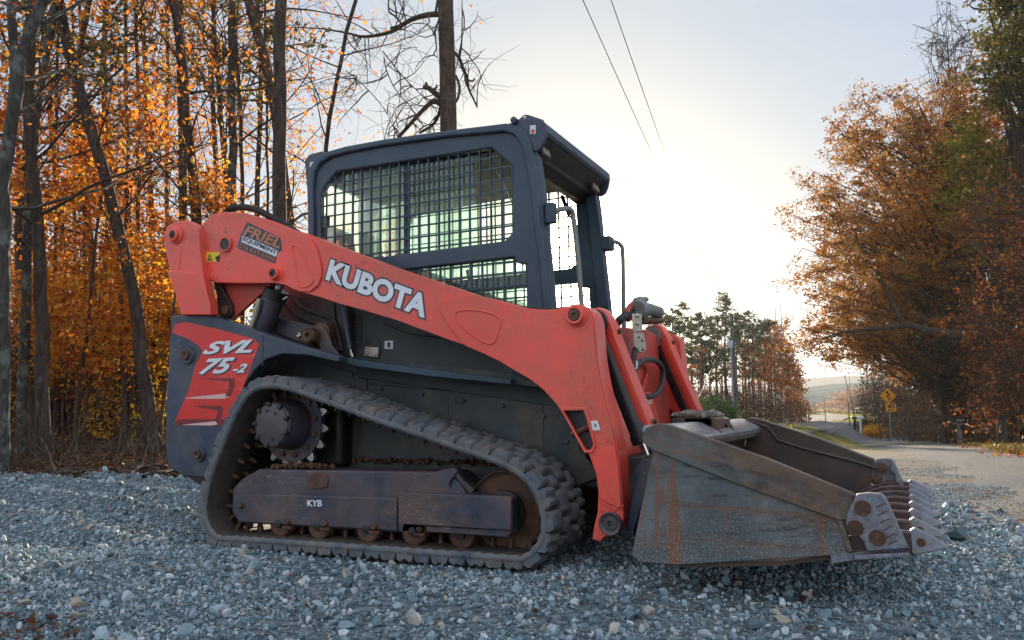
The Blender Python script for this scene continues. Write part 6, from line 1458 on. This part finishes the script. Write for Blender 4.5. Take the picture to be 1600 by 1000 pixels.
def mailbox(px, py, D, wpx, lab, boxm, postm, num=None):
    global c, o_, f, r
    c, f, r = frame_at(D, px, py); gz = float(H(c[0], c[1])); w = wpx*D/FOC/2; h = w*.62
    mb_ = empty('mailbox', (c[0], c[1], gz)); tagit(mb_, lab, 'mailbox'); o_ = np.array([c[0], c[1], gz])
    prof = [(-w, -h*.8), (w, -h*.8), (w, h*.25)]; b = MB()
    sec = [(.09, -h*.8), (.09, h*.1), (.065, h*.6), (0, h*.8), (-.065, h*.6), (-.09, h*.1), (-.09, -h*.8)]
    vs = [loc(x, z, o) for x in (-w, w) for o, z in sec]; n = 7
    b.add(vs, [tuple(range(n)), tuple(range(2*n-1, n-1, -1))]+[(i, n+i, n+(i+1) % n, (i+1) % n) for i in range(n)]); bx_ = b.build('box', boxm, mb_, smooth=50)
    vs = [loc(x, z*1.02, o*1.02) for x in (-w-.012, -w+.03) for o, z in sec]; MB().add(vs, [tuple(range(n)), tuple(range(2*n-1, n-1, -1))]+[(i, n+i, n+(i+1) % n, (i+1) % n) for i in range(n)]).build('door', boxm, bx_, smooth=50)
    MB().obox(loc(w*.55, h*.7, .1), r*.012, U*.08, f*.004).build('flag', VINYLR, bx_)
    p0 = loc(0, -h*.8, 0); MB().obox((p0+np.array([p0[0], p0[1], -.2]))/2, r*.055, U*((p0[2]+.2)/2), f*.055).build('post', postm, mb_, .004)
    MB().obox(loc(0, -h*.9, 0), r*w*.8, U*.02, f*.06).build('shelf', postm, mb_)
    if num: words(num, w*.25, -.02, w*1.0, h*.5, bx_, .094, CHALK, .02)
GREYW = pm('grey_post', (.28, .27, .25), .8, var=.25, bump=.2)
mailbox(1498, 656, 24, 21, 'black mailbox with white numbers on a grey post before the brush', BLACK, GREYW, '707')
mailbox(1344, 652, 46, 9, 'small white mailbox on a post at the far bend', CHALK, CHALK)
mailbox(1335, 653, 46, 7, 'small black mailbox left of the white one at the far bend', BLACK, BLACK)
# ---- forest floor at the edge of the yard
r_ = np.random.default_rng(61)
n = 9000; px = r_.uniform(-60, 420, n); D_ = r_.uniform(6.2, 12, n); pts = np.array([W(a_, 637, b_) for a_, b_ in zip(px, D_)]); pts = pts[pts[:, 1]-(1.9+.18*(pts[:, 0]+4)) > -.05+r_.normal(0, .12, len(pts))]
pts[:, 2] = H(pts[:, 0], pts[:, 1])+.015
o = link('leaf_litter', leafmesh(pts, .07, 61, 2.), LF_BR, smooth=0); tagit(o, 'brown leaf litter along the edge of the wood', 'leaves', kind='stuff')
for i, (x0, y0, x1, y1, w_) in enumerate(((20, 752, 150, 744, 7), (180, 741, 262, 733, 9), (60, 741, 130, 738, 6), (225, 748, 300, 742, 8))):
    a_, b_ = G(x0, y0), G(x1, y1); dd_ = depth_of(a_); wd = Wood(); mid = (a_+b_)/2+[0, 0, .04]; wd.tube(resample([a_+[0, 0, .02], mid, b_+[0, 0, .05]], 8)+r_.normal(0, .012, (8, 3)), np.linspace(w_/2*dd_/FOC, w_/4*dd_/FOC, 8), 7)
    for j in range(4): wd.tube(curvy(mid, r_.normal(0, 1, 3)+[0, 0, .4], .4, 4, r_), np.linspace(.012, .003, 5), 4)
    o = link('fallen_branch', wd.mesh(), BK_M, smooth=0); tagit(o, ('long dead branch lying at the far left edge of the gravel', 'thick fallen branch just left of the machine\'s rear', 'short dead branch among the trunks at the left', 'fallen branch half behind the machine\'s rear corner')[i], 'branch')
wd = Wood()
for i in range(260):
    p = gp(r_.uniform(-20, 420), r_.uniform(8.0, 12)); wd.tube(curvy(p, (r_.normal(0, .5), r_.normal(0, .5), 1 if r_.random() < .5 else .15), r_.uniform(.3, 1.1), 4, r_, 0, .3), np.linspace(.006, .0015, 5), 3)
o = link('twigs', wd.mesh(), BK_M, smooth=0); tagit(o, 'dry twigs and stalks standing in the litter', 'twigs', kind='stuff')
r_ = np.random.default_rng(90); pts = [G(*q) for q in zip(r_.uniform(0, 120, 60), r_.uniform(965, 1010, 60))]+[G(*q) for q in zip(r_.uniform(0, 1600, 60), r_.uniform(780, 1000, 60))]
o = link('fallen_leaves', leafmesh(np.array(pts)+[0, 0, .02], .026, 91, 2.), LF_BR, smooth=0); tagit(o, 'few dry brown leaves lying on the gravel in front', 'leaves', kind='stuff')
# two bigger stones lying before the track and in the foreground
for (px, py, s_, lab) in ((392, 876, .062, 'largest pale stone, lying in front of the rear end of the track'), (1106, 994, .036, 'large pale stone at the lower edge below the bucket'), (1245, 996, .03, 'pale stone at the lower edge, right of the other big one')):
    p = G(px, py); me = stonemesh(int(px), 2); me.transform(Matrix.Diagonal((s_, s_*.7, s_*.62, 1))); me.materials.append(pm('pale_stone', (.3, .32, .34), .7, var=.3, vscale=20, bump=.3)); o = bpy.data.objects.new('stone', me); o.location = (p[0], p[1], p[2]+s_*.15); col.objects.link(o); tagit(o, lab, 'stone')

# ---- thin autumn haze: one even box of air round the whole place
hz = MB().box(-1500, 1500, -1500, 1500, -12, 60).build('haze', None, smooth=0, fix=False)
hm, hn, ho = newmat('haze_air'); pv = nd(hn, 'ShaderNodeVolumePrincipled'); pv.inputs['Color'].default_value = (.86, .93, 1, 1); pv.inputs['Density'].default_value = HAZE; pv.inputs['Anisotropy'].default_value = .5
hn.links.new(pv.outputs[0], ho.inputs['Volume']); hz.data.materials.append(hm); tagit(hz, kind='stuff')
# ---- grass tufts along both verges of the far road
def tufts(name, label, pix, n, size, lm, seed, wd_=.5, hh=.14):
    r_ = np.random.default_rng(seed); base = [G(*p) for p in spline(pix, 6, False)]; pts = []
    for i in range(n):
        k = r_.random()*(len(base)-1); a_ = int(k); p = base[a_]+(base[min(a_+1, len(base)-1)]-base[a_])*(k-a_); d_ = depth_of(p); q = p+r_.normal(0, 1, 3)*[wd_, wd_, 0]*(d_/25); q[2] = float(H(q[0], q[1]))+hh*r_.random(); pts.append(q)
    o = link(name, leafmesh(np.array(pts), size, seed, 0, .25), lm, smooth=0); return tagit(o, label, 'grass', kind='stuff')
GRS = leafmat('verge_grass_blades', [(0., (.12, .13, .02)), (.5, (.34, .30, .04)), (1., (.5, .4, .1))], .5)
tufts('verge_grass', 'short yellow-green grass on the verge below the distant stand', [(1190, 664), (1215, 660), (1235, 656), (1248, 653)], 2600, .12, GRS, 71, .5, .08)
tufts('verge_grass', 'sunlit yellow-green grass on the outside of the bend', [(1322, 662), (1328, 659), (1340, 660), (1360, 664), (1385, 669)], 3000, .15, GRS, 72, .5, .12)
tufts('verge_grass', 'dry grass between the road and the right-hand brush', [(1400, 671), (1450, 680), (1500, 690), (1560, 701), (1640, 714)], 4200, .12, leafmat('dry_verge_blades', [(0., (.12, .09, .03)), (.5, (.3, .22, .06)), (1., (.45, .3, .08))], .4), 73, .35, .10)
tufts('verge_grass', 'pale grass edge beyond the far stretch of road', [(1240, 642), (1270, 644), (1300, 646.5), (1322, 649.5), (1328, 653)], 3000, .28, GRS, 74, .5, .2)
